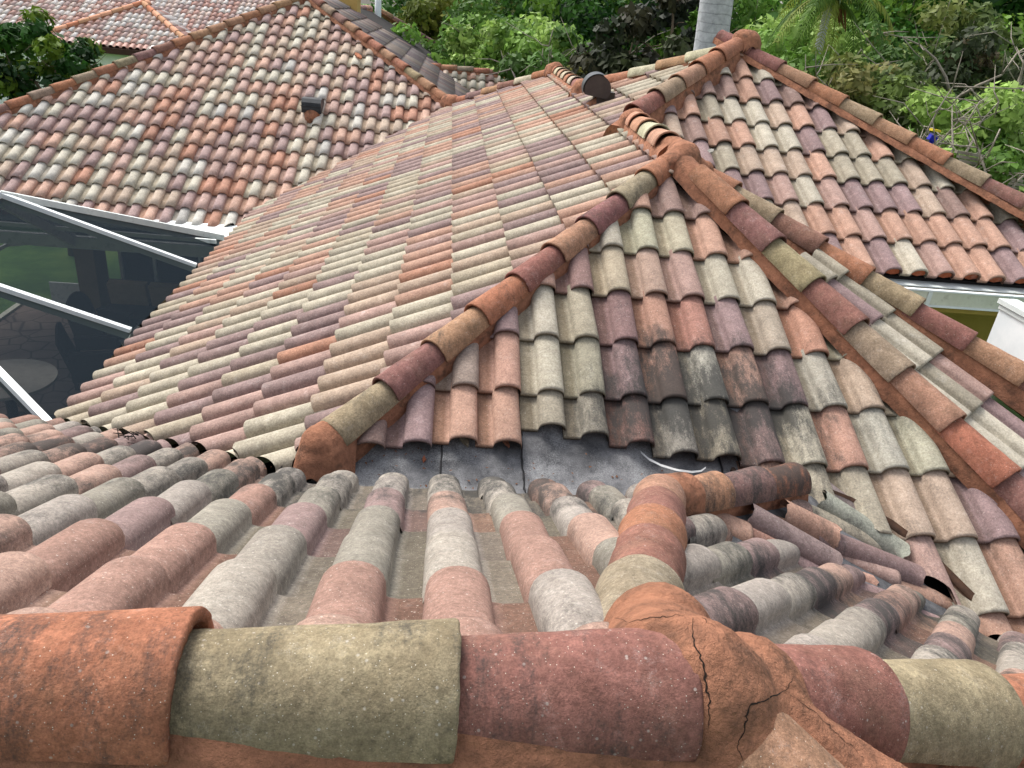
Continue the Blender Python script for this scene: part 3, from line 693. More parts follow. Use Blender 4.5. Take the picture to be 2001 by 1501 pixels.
# --- spur slope: half-round tiles laid askew right of the spur ridge
def spur():
    mb = MB(); up = Vector((-gK[0], -gK[1], 1)).normalized()
    def hb(pa, pb, col, r=.062, lift=.0, taper=.9, st=.25, k=12, n=7):
        g = (gK[0], gK[1], gK[2]+.045+lift); a, b = HIT(g, *pa), HIT(g, *pb); d = (b-a); L = d.length; d.normalize(); s = d.cross(up).normalized()
        base = a-up*.05; tint = tuple(x*ALB for x in lin(sat(col))); vs = []
        for i in range(n+1):
            fr = i/n; rr = r*(taper+(1-taper)*fr); c = base+d*L*fr
            for q in range(k+1):
                an = math.pi*(q/k); vs.append(c+s*rr*math.cos(an)*1.08+up*rr*math.sin(an)*1.05+d*(noise.noise(Vector((q*.7, a.x*30, 0)))*.02 if i in (0, n) else 0))
        for i in (n, n-2):
            fr = i/n; rr = r*(taper+(1-taper)*fr)-.013; c = base+d*L*fr
            for q in range(k+1):
                an = math.pi*(q/k); vs.append(c+s*rr*math.cos(an)*1.08+up*rr*math.sin(an)*1.05+d*(noise.noise(Vector((q*.7, a.x*30, 0)))*.02 if i == n else 0))
        fs = [(i*(k+1)+q, i*(k+1)+q+1, (i+1)*(k+1)+q+1, (i+1)*(k+1)+q) for i in range(n) for q in range(k)]
        fs += [(n*(k+1)+q, (n+1)*(k+1)+q, (n+1)*(k+1)+q+1, n*(k+1)+q+1) for q in range(k)]+[((n+1)*(k+1)+q, (n+2)*(k+1)+q, (n+2)*(k+1)+q+1, (n+1)*(k+1)+q+1) for q in range(k)]
        if i == 0: pass
        mb.add(vs, fs, tint, st)
    hb((1600, 930), (1712, 1018), (140, 124, 122), .058)
    hb((1612, 965), (1772, 1072), (160, 164, 148), .066, .01)
    hb((1535, 985), (1636, 1038), (184, 138, 116), .066, .03)
    hb((1600, 1035), (1800, 1118), (146, 116, 114), .066, .004)
    hb((1470, 992), (1640, 1092), (146, 122, 120), .066, .028)
    hb((1432, 1015), (1520, 1060), (164, 116, 100), .05, -.01, st=.1); hb((1500, 1020), (1530, 1045), (150, 120, 116), .05, -.02)
    hb((1600, 1090), (1712, 1132), (190, 140, 120), .05, -.035, st=.1)
    a_, b_ = HIT((gK[0], gK[1], gK[2]+.045), 1600, 1035), HIT((gK[0], gK[1], gK[2]+.045), 1872, 1166)
    u, s_ = frame(gK, math.degrees(math.atan2((b_-a_).x, (b_-a_).y)))
    ko = a_-u*.68*wB; pk = [(-.509, .861, 1.66), (.6, .8, 3.545), (0, -1, -2.40), (-1, 0, -1.08)]
    bk = plane_field(None, ko+Vector((0, 0, -.075)), u, s_, wB*.92, eB*1.1, [pk], [(MAUVE, 3), (PINK, 2), (OLIVE, 1.3), (PEACH, 1)], (-3, 6), (-9, 8), 2, lambda c, i, j: .3, barrel=.064, pan_dirt_shade=.5, seed=95, jit=2.2)
    fk = fields_object('roof_slope', bk, M_NEAR, house); fk['label'] = 'spur slope below the short ridge'
    o = mb.build('cut_tiles', M_NEAR, house, True); o['label'] = 'cut tiles laid askew beside the short ridge'
    kd = deck('roof_deck', gK, [(1.02, 2.5), (1.9, 3.02), (2.42, 2.63), (2.5, 2.47), (1.1, 2.38)], house, .0, .03); kd.data.materials[0] = M_FELT
spur()

# --- bare felt in the valley
def felt():
    rnd = random.Random(5)
    for k, (x0, x1, z) in enumerate([(-.85, .10, 0), (.07, .50, .005), (.47, 1.55, .010), (1.50, 1.95, .014)]):
        mb = MB(); nx, ny = int((x1-x0)/.03)+2, 44; vs = []
        for i in range(nx+1):
            x = x0+(x1-x0)*i/nx
            for j in range(ny+1):
                y = 2.55+(3.75-2.55)*j/ny
                za, zb = gA[1]*y+gA[2]-.06, gB[1]*y+gB[2]-.055
                if x < .1: y = min(y, x+3.60+.05*random.random()*0)
                if x > 1.05: y = max(y, 2.98)
                za, zb = gA[1]*y+gA[2]-.06, gB[1]*y+gB[2]-.055
                zz = max(za, zb); zz += .02*math.exp(-((y-3.058)/.10)**2)   # eased into a soft valley
                zz += noise.noise(Vector((x*3, y*4, 1)))*.012+noise.noise(Vector((x*9, y*9, 3)))*.003+z
                vs.append((x+noise.noise(Vector((0, y*5, k)))*.006, y, zz))
        fs = [(i*(ny+1)+j, (i+1)*(ny+1)+j, (i+1)*(ny+1)+j+1, i*(ny+1)+j+1) for i in range(nx) for j in range(ny)]
        mb.add(vs, fs); o = mb.build('valley_felt', M_FELT, house, True)
        if k:                                                         # tar line along the overlap
            t = MB(); pts = []
            for j in range(30):
                y = 2.9+.6*j/29; zz = max(gA[1]*y+gA[2]-.06, gB[1]*y+gB[2]-.055)+.02*math.exp(-((y-3.058)/.10)**2)+noise.noise(Vector((x0*3, y*4, 1)))*.012+z+.002
                pts.append((x0+noise.noise(Vector((0, y*5, k)))*.006+rnd.gauss(0, .0012), y, zz))
            t.tube(pts, [.0035+.0025*rnd.random() for _ in pts], 6); t.build('tar_seam', M_TAR, o)
    # folded metal running down the valley on the right
    mb = MB(); L = [(1590, 958), (1660, 985), (1740, 1030), (1800, 1075), (1850, 1125), (1905, 1180), (1960, 1225)]
    pts = [HIT((0, .5, -3.571-.01), *p) for p in L]
    for w_, z_ in ((.018, .0), (.007, .03)):
        vs = []
        for p in pts: vs += [p+Vector((-w_, -w_*.6, z_-.03)), p+Vector((0, 0, z_+.012)), p+Vector((w_, w_*.6, z_-.03))]
        mb.add(vs, [(i*3+q, i*3+q+1, i*3+q+4, i*3+q+3) for i in range(len(pts)-1) for q in range(2)])
    mb.build('valley_strip', M_RUST, house, True)
felt()

# --- eave details on the right: drip edge, gutter, fascia, soffit, wall
def eave_right():
    x0, x1 = 2.6, 11
    def bar(name, ya, yb, za, zb, mat, par=house):
        mb = MB(); mb.box(((x0+x1)/2, (ya+yb)/2, (za+zb)/2), (x1-x0, abs(yb-ya), abs(zb-za))); return mb.build(name, mat, par)
    bar('drip_edge', 5.605, 5.78, -1.690, -1.682, M_GUTTER)
    g = bar('gutter', 5.50, 5.515, -1.80, -1.690, M_CREAMPAINT); bar('gutter_back', 5.60, 5.61, -1.80, -1.70, M_GUTTER, g)
    bar('gutter_floor', 5.516, 5.599, -1.80, -1.79, M_DARK, g); bar('gutter_lip', 5.492, 5.535, -1.689, -1.677, M_WHITE, g); bar('gutter_bead', 5.488, 5.518, -1.815, -1.801, M_WHITE, g)
    for xs_ in (3.9, 4.6, 5.3, 6.0):
        jb = MB(); jb.box((xs_, 5.497, -1.75), (.035, .012, .115)); jb.build('gutter_joint', M_GUTTER, g)
    bar('soffit', 5.52, 6.30, -1.86, -1.82, M_STUCCO_O)
    mb = MB(); mb.box((6.8, 6.40, -3.9), (8.4, .2, 4.1)); w = mb.build('wall', M_STUCCO_O, house); w['label'] = 'ochre stucco wall under the right gutter'
eave_right()
def eave_left():
    mb = MB(); mb.box((-2.795, 8.2, -3.17), (.012, 6.4, .12)); g = mb.build('gutter', M_GUTTER, house); g['label'] = 'pale gutter along the patio eave'
    mb = MB(); mb.box((-2.745, 8.2, -3.215), (.088, 6.4, .010)); mb.build('gutter_floor', M_SILVER, g)
    mb = MB(); mb.box((-2.70, 8.2, -3.16), (.012, 6.4, .10)); mb.build('gutter_back', M_GUTTER, g)
    rr = random.Random(2); mb = MB()
    for k in range(12): 
        y = 5.2+rr.random()*5.6; mb.box((-2.74, y, -3.13), (.09, .012, .012))
    mb.build('gutter_bracket', M_SILVER, g)
    # eave of the far left wing: fascia, corner pan
    mb = MB(); mb.box((-7.2, 11.24, -3.31), (8.6, .05, .14)); mb.build('fascia', M_WHITE, house)
    mb = MB(); mb.add([(-2.83, 10.30, -3.235), (-2.83, 11.26, -3.225), (-4.45, 11.26, -3.225), (-2.83, 10.30, -3.25), (-2.83, 11.26, -3.24), (-4.45, 11.26, -3.24)], [(0, 1, 2), (5, 4, 3), (0, 3, 4, 1), (1, 4, 5, 2), (2, 5, 3, 0)])
    mb.build('gutter_pan', M_WHITE, house)
    # walls and lanai under the two wings
    mb = MB(); mb.box((-2.2, 8.4, -4.7), (.2, 7.0, 2.9)); mb.build('wall', M_STUCCO_T, house)
    mb = MB(); mb.box((-6.36, 14.1, -4.7), (.34, .5, 2.9)); mb.box((-4.0, 14.95, -4.6), (4.4, .1, 3.0)); mb.build('wall', M_STUCCO_T, house)
    mb = MB(); mb.box((-5.5, 13.0, -3.42), (6.5, 3.6, .04)); mb.build('soffit', M_DARK, house)
    d = MB(); d.box((-4.1, 14.6, -4.72), (3.9, .03, 2.3)); do = d.build('sliding_door', M_GLASS, house)
    f = MB()
    for x in (-6.02, -5.4, -4.55, -3.65, -2.7, -2.15): f.box((x, 14.56, -4.72), (.05, .06, 2.3))
    f.box((-4.1, 14.56, -5.86), (3.9, .08, .06)); f.box((-4.1, 14.56, -3.55), (3.9, .08, .06)); f.build('door_frame', M_GUTTER, do)
eave_left()

# --- roof vents, chimney
def vent_round():
    b = HIT(gL, 1170, 205); n = Vector((-gL[0], 0, 1)).normalized()
    mb = MB(); r, k = .145, 26; c = b+Vector((-.05, 0, .17)); ax = Vector((.10, 1, 0)).normalized(); sx = Vector((1, -.1, 0)).normalized()
    for (dy, rr) in ((-.17, r), (.17, r)):
        pass
    ring = []
    for s in (-.17, .17):
        for q in range(k):
            an = -math.pi*.22+math.pi*1.36*q/(k-1); ring.append(c+ax*s+sx*(-math.cos(an)*r)*-1+Vector((0, 0, math.sin(an)*r)))
    fs = [(q, q+1, k+q+1, k+q) for q in range(k-1)]+[tuple(range(k))[::-1], tuple(range(k, 2*k))]
    mb.add(ring, fs); o = mb.build('roof_vent', M_VENT, house); o['label'] = 'brown round-hooded vent standing near the top peak'
    o2 = MB(); o2.box(b+Vector((.04, 0, .04)), (.19, .28, .22)); o2.build('vent_base', M_VENT, o)
    m3 = MB(); ring2 = []
    for s in (-.185, .185):
        for q in range(k):
            an = math.pi*.30+math.pi*.9*q/(k-1); ring2.append(c+ax*s+sx*(math.cos(an)*(r+.012))+Vector((0, 0, math.sin(an)*(r+.012))))
    m3.add(ring2, [(q, q+1, k+q+1, k+q) for q in range(k-1)]); m3.build('vent_hood', M_VENTBLK, o)
    mo = MB(); mo.tube([b+Vector((-.13, -.10, -.03)), b+Vector((-.02, -.06, .02)), b+Vector((.12, -.05, .09))], [.05, .08, .06], 12); mo.build('vent_mortar', M_MORTAR, o, True)
vent_round()
def vent_box():
    b = HIT(gC, 611, 222); mb = MB()
    prof = [(-.13, .0), (-.16, .06), (-.15, .17), (-.09, .225), (.06, .235), (.22, .20), (.25, .10)]
    vs = []
    for x in (-.16, .16):
        for y, z in prof: vs.append(b+Vector((x, y, z+.02)))
    k = len(prof); mb.add(vs, [(q, q+1, k+q+1, k+q) for q in range(k-1)]+[tuple(range(k))[::-1], tuple(range(k, 2*k))])
    o = mb.build('roof_vent', M_VENTBLK, house); o['label'] = 'black box-hooded vent on the far left wing'
    m2 = MB(); m2.box(b+Vector((0, -.168, .135)), (.335, .014, .014)); m2.build('vent_trim', M_VENTBLK, o)
    mo = MB(); mo.tube([b+Vector((-.05, -.24, -.10)), b+Vector((0, -.10, -.02)), b+Vector((0, .1, .02))], [.05, .13, .16], 12); mo.build('vent_mortar', M_MORTAR, o, True)
vent_box()
def chimney():
    mb = MB(); mb.box((-2.78, 21.6, -.62), (.9, .8, 1.0)); o = mb.build('chimney', M_STUCCO_Y, house); o['label'] = 'yellow stucco chimney behind the far left peak'
    c = MB(); c.box((-2.78, 21.6, -.09), (1.0, .9, .05)); c.build('chimney_cap', M_WHITE, o)
    sh = MB(); sh.box((-2.2, 22.4, -.35), (.5, .5, .22)); 
chimney()
# far gables of the same roof seen between the big left wing and the top ridge
def far_gable(xa, xb, yr, zr, depth, seed, cols):
    g = (0, .5, zr-.12-.5*yr); u, s = frame(g, 180)
    b = plane_field(None, Vector((xa, yr, zr-.12)), u, s, .225, .3795, [[(0, 1, yr), (-1, -1, -(xa+yr)+.0), (1, -1, xb-yr), (0, -1, -(yr-depth))]], PAL_B, (0, int(depth/.33)+2), (-30, 60), 0, None, seed=seed)
    fields_object('roof_slope', b, M_FAR, house); deck('roof_deck', g, [(xa+.1, yr), (xb, yr), (xb+depth, yr-depth), (xa+.1, yr-depth)], house, .05)
    hip_run(house, (xb, yr, zr), (-1, 0, 0), .40, cols, g, (0, -.5, zr-.12+.5*yr), r=.11, res=0, seed=seed)
far_gable(-.45, 2.6, 20.4, -1.38, 3.2, 201, 'rtgrgotg')
far_gable(.2, 4.6, 29.3, -1.95, 4.2, 202, 'gtmtrmgomtg')
dF = Vector((.69, -.6, -.35)).normalized()
# mortar joints where runs meet
V = Vector
mound('mortar_joint', [(V((1.66, 5.44, -.835)), V((1.70, 5.42, -.835)), .10, .10), (V((1.66, 5.45, -.83)), V((1.56, 5.33, -.875)), .098, .092), (V((1.70, 5.45, -.82)), V((1.66, 5.72, -.81)), .10, .09),
    (V((1.74, 5.45, -.85)), V((1.84, 5.42, -.90)), .08, .07)], M_MORTAR, .008, floor=-.10)
mound('mortar_joint', [(V((1.63, 7.03, -.805)), V((1.69, 7.12, -.80)), .105, .105)], M_MORTAR, .012, floor=-.12)
mound('mortar_joint', [(V((3.02, 8.52, -.075)), V((3.08, 8.46, -.075)), .115, .11)], M_MORTAR, .012, floor=-.12)
mound('mortar_plug', [(V((-.50, 3.14, -1.925)), V((-.44, 3.20, -1.90)), .098, .096), (V((-.53, 3.10, -1.99)), V((-.46, 3.12, -1.96)), .085, .09)], M_MORTAR, .007, floor=-.14)
mound('mortar_joint', [(V((1.64, 9.95, -.83)), V((1.66, 10.1, -.82)), .13, .12)], M_MORTAR, .015, floor=-.1)
mound('mortar_joint', [(V((1.64, 12.65, -.80)), V((1.6, 12.75, -.82)), .13, .12)], M_MORTAR, .02, floor=-.1)
mound('mortar_joint', [(V((.02, 14.32, -1.60)), V((.12, 14.22, -1.58)), .14, .13)], M_MORTAR, .02, floor=-.1)
mound('mortar_joint', [(V((-2.88, 17.2, -.17)), V((-2.84, 17.26, -.17)), .15, .14)], M_MORTAR, .02, floor=-.1)
mound('mortar_joint', [(V((.94, 2.47, -1.70)), V((1.04, 2.53, -1.72)), .10, .10)], M_MORTAR, .008, floor=-.08)
hip_run(house, Vector((4.6, 29.3, -1.95))+dF*.4*6, -dF, .4, 'gtgtgt', (0, .5, -16.6), (-.5, 0, .3), r=.11, res=0, seed=205)

# ================================================================== SETTING
def ground():
    mb = MB(); mb.add([(-300, -300, -6.02), (300, -300, -6.02), (300, 500, -6.02), (-300, 500, -6.02)], [(0, 1, 2, 3)])
    tag(mb.build('ground', M_GRASS), kind='structure')
    mb = MB(); mb.add([(-7.75, 5.0, -5.9), (-2.3, 5.0, -5.9), (-2.3, 14.6, -5.9), (-7.75, 14.15, -5.9), (-7.75, 5.0, -6.0), (-2.3, 5.0, -6.0), (-2.3, 14.6, -6.0), (-7.75, 14.15, -6.0)],
                      [(0, 1, 2, 3), (0, 4, 5, 1), (3, 2, 6, 7), (0, 3, 7, 4)])
    tag(mb.build('patio', M_PAVE), kind='structure')
    mb = MB(); mb.beam((-7.8, 5, -5.93), (-7.8, 14.2, -5.93), .10, .14)
    tag(mb.build('kerb', M_CREAMPAINT), kind='structure')
    mb = MB(); mb.add([(-6.1, 14.8, -5.99), (-5.3, 14.8, -5.99), (-3.9, 17.2, -5.99), (-5.0, 17.2, -5.99)], [(0, 1, 2, 3)]); tag(mb.build('path', M_PAVE), kind='structure')
ground()

def cage():
    cg = tag(empty('screen_enclosure', (-5, 9, -5.9)), 'white framed insect screen enclosure over the patio', 'screen enclosure')
    N0 = Vector((-4.94, 9.0, -2.45)); N1 = Vector((-4.94, 6.95, -2.45))
    def beam(a, b, w=.055, h=.11, mat=M_WHITE, nm='beam'):
        mb = MB(); a, b = Vector(a), Vector(b); mb.beam(a, b, w, h); o = mb.build(nm, mat, cg); return o
    beam((-2.88, 9.02, -3.14), N0); beam((-2.88, 6.95, -3.12), N1); beam((-2.76, 5.10, -3.10), N1)
    beam(N0, (-2.90, 10.32, -3.17), .05, .14, M_GUTTER); beam(N0+Vector((0, .03, -.05)), (-4.92, 10.5, -3.38), .05, .17, M_GUTTER)
    beam(N0, N1, .06, .12); beam(N0, (-6.98, 10.45, -3.3), .05, .14, M_GUTTER)
    beam((-2.86, 10.50, -3.40), (-9.2, 10.50, -3.40), .07, .17, M_GUTTER, 'header_beam'); beam((-2.9, 10.0, -3.10), (-7.2, 10.02, -3.05), .04, .05, M_GUTTER)
    beam(N0, (-7.2, 9.0, -3.2)); beam(N1, (-7.2, 6.95, -3.2)); beam((-7.2, 5.1, -3.2), (-7.2, 10.5, -3.2), .06, .12)
    def post(x, y, zt=-3.4, w=.075, zb=-5.9): beam((x, y, zb), (x, y, zt), w, w, M_GUTTER, 'post')
    # far screen wall with door
    post(-7.76, 14.05); post(-7.41+.02, 14.3); post(-7.30, 14.3, w=.05); 
    beam((-7.76, 14.05, -4.7), (-7.4, 14.3, -4.7), .04, .06, M_GUTTER, 'rail'); beam((-7.3, 14.3, -4.6), (-6.5, 14.3, -4.6), .04, .06, M_GUTTER, 'rail'); beam((-7.76, 14.05, -4.7), (-7.76, 5, -4.7), .04, .06, M_GUTTER, 'rail')
    mb = MB(); mb.box((-6.88, 14.3, -5.66), (.78, .03, .42)); mb.build('kick_panel', M_GUTTER, cg)
    for y in (11.6, 9.0, 6.95): post(-7.76, y, -3.2)
    def pane(vs, nm='screen_panel'):
        mb = MB(); vs = [Vector(v) for v in vs]; mb.add(vs, [tuple(range(len(vs)))]); mb.build(nm, M_SCREEN, cg)
    pane([(-2.86, 9.02, -3.13), N0, N1, (-2.86, 6.95, -3.11)]); pane([(-2.86, 6.95, -3.11), N1, (-2.76, 5.1, -3.09)])
    pane([(-2.86, 9.02, -3.13), (-2.9, 10.32, -3.17), N0]); pane([N0, (-2.9, 10.32, -3.17), (-2.9, 10.48, -3.33), (-4.92, 10.48, -3.33)])
    pane([N0, (-4.92, 10.48, -3.33), (-6.98, 10.45, -3.3)]); pane([N0, (-7.2, 9.0, -3.2), (-7.2, 6.95, -3.2), N1]); pane([(-7.2, 9.0, -3.2), N0, (-6.98, 10.45, -3.3)])
    pane([N1, (-7.2, 6.95, -3.2), (-7.2, 5.1, -3.2), (-2.76, 5.1, -3.09)])
cage()

def armchair(loc, rz, label):
    ch = tag(empty('armchair', loc), label, 'armchair', 'wicker armchairs on the patio'); ch.rotation_euler = (0, 0, rz)
    R = Matrix.Rotation(rz, 4, 'Z'); T = Matrix.Translation(Vector(loc)) @ R
    def prt(mb, nm, mat):
        me = mb.mesh(nm); o = link(nm, me, mat, None, False); o.parent = ch; return o
    b = MB(); b.box((0, 0, .22), (.60, .58, .20)); prt(b, 'seat_frame', M_WICKER)
    c = MB(); c.box((0, .03, .37), (.50, .50, .10)); prt(c, 'seat_cushion', M_CUSHION)
    k = MB(); vs = []; n = 10
    for i in range(n+1):
        x = -.30+.60*i/n; z = 1.0-.22*abs(x/.3)**2.2
        for (y, zz) in ((-.24, .30), (-.30, .30), (-.36-.04, z), (-.43, z)): vs.append((x, y, zz))
    fs = []
    for i in range(n):
        for q in ((0, 1), (1, 3), (3, 2), (2, 0)): fs.append((i*4+q[0], i*4+q[1], i*4+4+q[1], i*4+4+q[0]))
    k.add(vs, fs+[(0, 1, 3, 2), (n*4, n*4+2, n*4+3, n*4+1)]); prt(k, 'backrest', M_WICKER)
    for sx in (-1, 1):
        a = MB(); a.box((sx*.31, 0, .42), (.07, .56, .36)); a.box((sx*.31, .02, .61), (.10, .62, .04)); prt(a, 'armrest', M_WICKER)
        for sy in (-1, 1):
            l = MB(); l.box((sx*.27, sy*.25, .07), (.05, .05, .14)); prt(l, 'leg', M_WICKER)
    return ch
armchair((-5.25, 11.25, -5.9), math.radians(-75), 'dark wicker armchair nearest the viewer on the patio')
armchair((-5.55, 12.35, -5.9), math.radians(-105), 'dark wicker armchair with its back to the lawn, beside the white cloth')
def furniture():
    t = tag(empty('coffee_table', (-4.3, 11.9, -5.9)), 'low dark coffee table in front of the wicker armchairs', 'coffee table')
    mb = MB(); mb.box((-4.3, 11.9, -5.50), (.9, .9, .05)); mb.build('tabletop', M_CUSHION, t)
    for sx in (-1, 1):
        for sy in (-1, 1):
            l = MB(); l.box((-4.3+sx*.4, 11.9+sy*.4, -5.71), (.05, .05, .38)); l.build('leg', M_WICKER, t)
    c = MB(); n = 8; vs = []
    for i in range(n+1):
        for j in range(5): vs.append((-4.98+.05*math.sin(i*1.3)+.03*j, 11.55+.11*i, -5.34-.05*j*j*.5+.02*math.cos(i*2)))
    c.add(vs, [(i*5+j, i*5+j+1, i*5+j+6, i*5+j+5) for i in range(n) for j in range(4)]); tag(c.build('towel', M_WHITE), 'crumpled white cloth lying beside the coffee table', 'cloth')
    s = tag(empty('sofa', (-5.4, 13.5, -5.9)), 'dark wicker sofa with tan back cushions before the sliding doors', 'sofa')
    mb = MB(); mb.box((-5.2, 13.4, -5.70), (1.5, .7, .26)); mb.box((-5.2, 13.75, -5.42), (1.5, .12, .6)); mb.build('frame', M_WICKER, s)
    for k in (-1, 1):
        q = MB(); q.box((-5.2+k*.36, 13.62, -5.30), (.66, .16, .42), Matrix.Rotation(.2, 3, 'X')); q.build('back_cushion', M_CUSHION, s)
    r = tag(empty('round_table', (-5.6, 9.9, -5.9)), 'round table with a pale top in the lower corner of the patio', 'round table')
    mb = MB(); mb.tube([(-5.75, 9.75, -5.19), (-5.75, 9.75, -5.15)], [.62, .62], 40); mb.build('tabletop', M_TABLE, r)
    mb = MB(); mb.tube([(-5.75, 9.75, -5.9), (-5.75, 9.75, -5.85), (-5.75, 9.75, -5.8), (-5.75, 9.75, -5.2)], [.36, .34, .07, .06], 20); mb.build('pedestal', M_WICKER, r)
furniture()

def right_panel():
    w = tag(empty('parapet_wall', (4.15, 4.2, -6)), 'white painted upright panel wall with a trimmed top beyond the right hips', 'panel wall')
    mb = MB(); mb.box((4.18, 4.1, -3.8), (.10, 1.82, 4.4)); mb.build('panel', M_WHITE, w)
    mb = MB(); mb.box((4.18, 4.1, -1.575), (.15, 1.86, .035)); mb.box((4.18, 4.1, -1.615), (.124, 1.83, .03)); mb.build('cap_trim', M_GUTTER, w)
right_panel()

# ------------------------------------------------------------------ loose bits
def chip(name, px, g, size, col, label, cat, lift=.01, seed=1, th=.012, asp=.6):
    rnd = random.Random(seed); c = HIT((g[0], g[1], g[2]+lift), *px); up = Vector((-g[0], -g[1], 1)).normalized(); a0 = rnd.random()*6
    e1 = up.orthogonal().normalized(); e1 = Matrix.Rotation(a0, 3, up) @ e1; e2 = up.cross(e1); k = 7; ring = []
    for q in range(k):
        an = 2*math.pi*q/k; r = size*(.6+.5*rnd.random()); ring.append(c+e1*math.cos(an)*r+e2*math.sin(an)*r*asp+up*(rnd.random()*.006))
    mb = MB(); t = tuple(x*ALB for x in lin(sat(col))); mb.add(ring+[p+up*th+e1*rnd.gauss(0, .003) for p in ring], [tuple(range(k))[::-1], tuple(range(k, 2*k))]+[(q, (q+1) % k, k+(q+1) % k, k+q) for q in range(k)], t, .1)
    tag(mb.build(name, M_RIDGE), label, cat)
chip('tile_chip', (829, 899), (0, .5, -3.571-.045), .020, (200, 110, 74), 'small orange tile chip lying alone on the bare felt', 'tile chip', .0, 1)
chip('tile_fragment', (832, 936), (0, -.5, -.513-.03), .055, (120, 120, 112), 'thin grey tile shard at the foot of the felt', 'tile fragment', .0, 2, .008, .3)
chip('tile_fragment', (908, 864), (0, .5, -3.571-.04), .04, (146, 136, 116), 'grey mortar scrap poking from under the leftmost peach tile', 'tile fragment', .0, 3, .02, .5)
chip('tile_fragment', (988, 867), (0, .5, -3.571-.04), .035, (176, 108, 82), 'flat pink tile scrap tucked under the second peach tile', 'tile fragment', .0, 4, .02, .4)
chip('tile_fragment', (1450, 915), (0, .5, -3.571-.04), .06, (120, 84, 72), 'long red-brown tile scrap on the dark felt behind the spur ridge', 'tile fragment', .0, 5, .012, .25)
chip('tile_fragment', (1433, 922), (0, .5, -3.571-.04), .02, (70, 56, 50), 'dark crumb beside the long red-brown scrap', 'tile fragment', .0, 6, .015, .8)
chip('tile_fragment', (636, 838-0), (0, .5, -3.571), .001, (190, 110, 80), 'tiny crumb by the hip end', 'tile fragment', .0, 7) if False else None
chip('tile_fragment', (701, 112), (0, .5, -8.836), .12, (204, 118, 78), 'broken orange tile piece sitting loose near the right hip of the far wing', 'tile fragment', .07, 8, .03, .45)
chip('tile_fragment', (1388, 298), (0, .5, -4.456), .05, (196, 196, 190), 'white broken tile corner on the upper right slope', 'tile fragment', .03, 9, .02, .5)
def litter():
    rnd = random.Random(31); mb = MB()
    for k in range(150):
        if k < 90: x = rnd.uniform(-.45, 1.7); y = 3.02+abs(rnd.gauss(0, .09))+(.10 if rnd.random() < .4 else 0); z = max(gA[1]*y+gA[2]-.06, gB[1]*y+gB[2]-.055)+.028
        else: q = rnd.random(); x = -.62-2.0*q+rnd.gauss(0, .04); y = 2.37-x+rnd.gauss(0, .05); z = gA[1]*y+gA[2]+.02
        r = rnd.uniform(.004, .012); a = rnd.random()*6; mb.add([(x+math.cos(a)*r, y+math.sin(a)*r, z), (x+math.cos(a+2)*r*.5, y+math.sin(a+2)*r*.5, z+.003), (x-math.cos(a)*r, y-math.sin(a)*r, z+.004*rnd.random()), (x+math.cos(a+4.5)*r*.5, y+math.sin(a+4.5)*r*.5, z+.002)], [(0, 1, 2, 3)])
    tag(mb.build('leaf_grit', mottled('leaf_grit', lin((70, 46, 34)), lin((120, 84, 60)), 30)), kind='stuff')
litter()
chip('dry_leaf', (682, 1117-8), (0, -.5, -.513), .012, (150, 70, 50), 'small red dry leaf lying on a pale near tile', 'leaf', .069, 10, .002, .5)
def metal_strip():
    px = [(1252, 884), (1268, 898), (1292, 910), (1322, 919), (1352, 923), (1370, 921), (1379, 914)]
    mb = MB(); pts = [HIT((0, .5, -3.571-.02+.004*i), *p) for i, p in enumerate(px)]
    w = [.010, .010, .008, .007, .006, .005, .003]
    vs = []
    for i, p in enumerate(pts): vs += [p+Vector((0, w[i], .004)), p-Vector((0, w[i], 0))]
    mb.add(vs, [(2*i, 2*i+1, 2*i+3, 2*i+2) for i in range(len(pts)-1)])
    tag(mb.build('metal_strip', M_SILVER), 'curled pale metal strip lying on the dark felt', 'metal strip')
    b = MB(); rnd = random.Random(3); c = HIT((0, -.5, -.44), 248, 852)
    for k in range(14): b.tube([c+Vector((rnd.gauss(0, .03), rnd.gauss(0, .03), 0)), c+Vector((rnd.gauss(0, .05), rnd.gauss(0, .05), rnd.random()*.04))], [.004, .002], 4)
    tag(b.build('leaf_litter', M_DARK), 'dark clump of leaf litter caught in the left valley', 'leaf litter')
metal_strip()

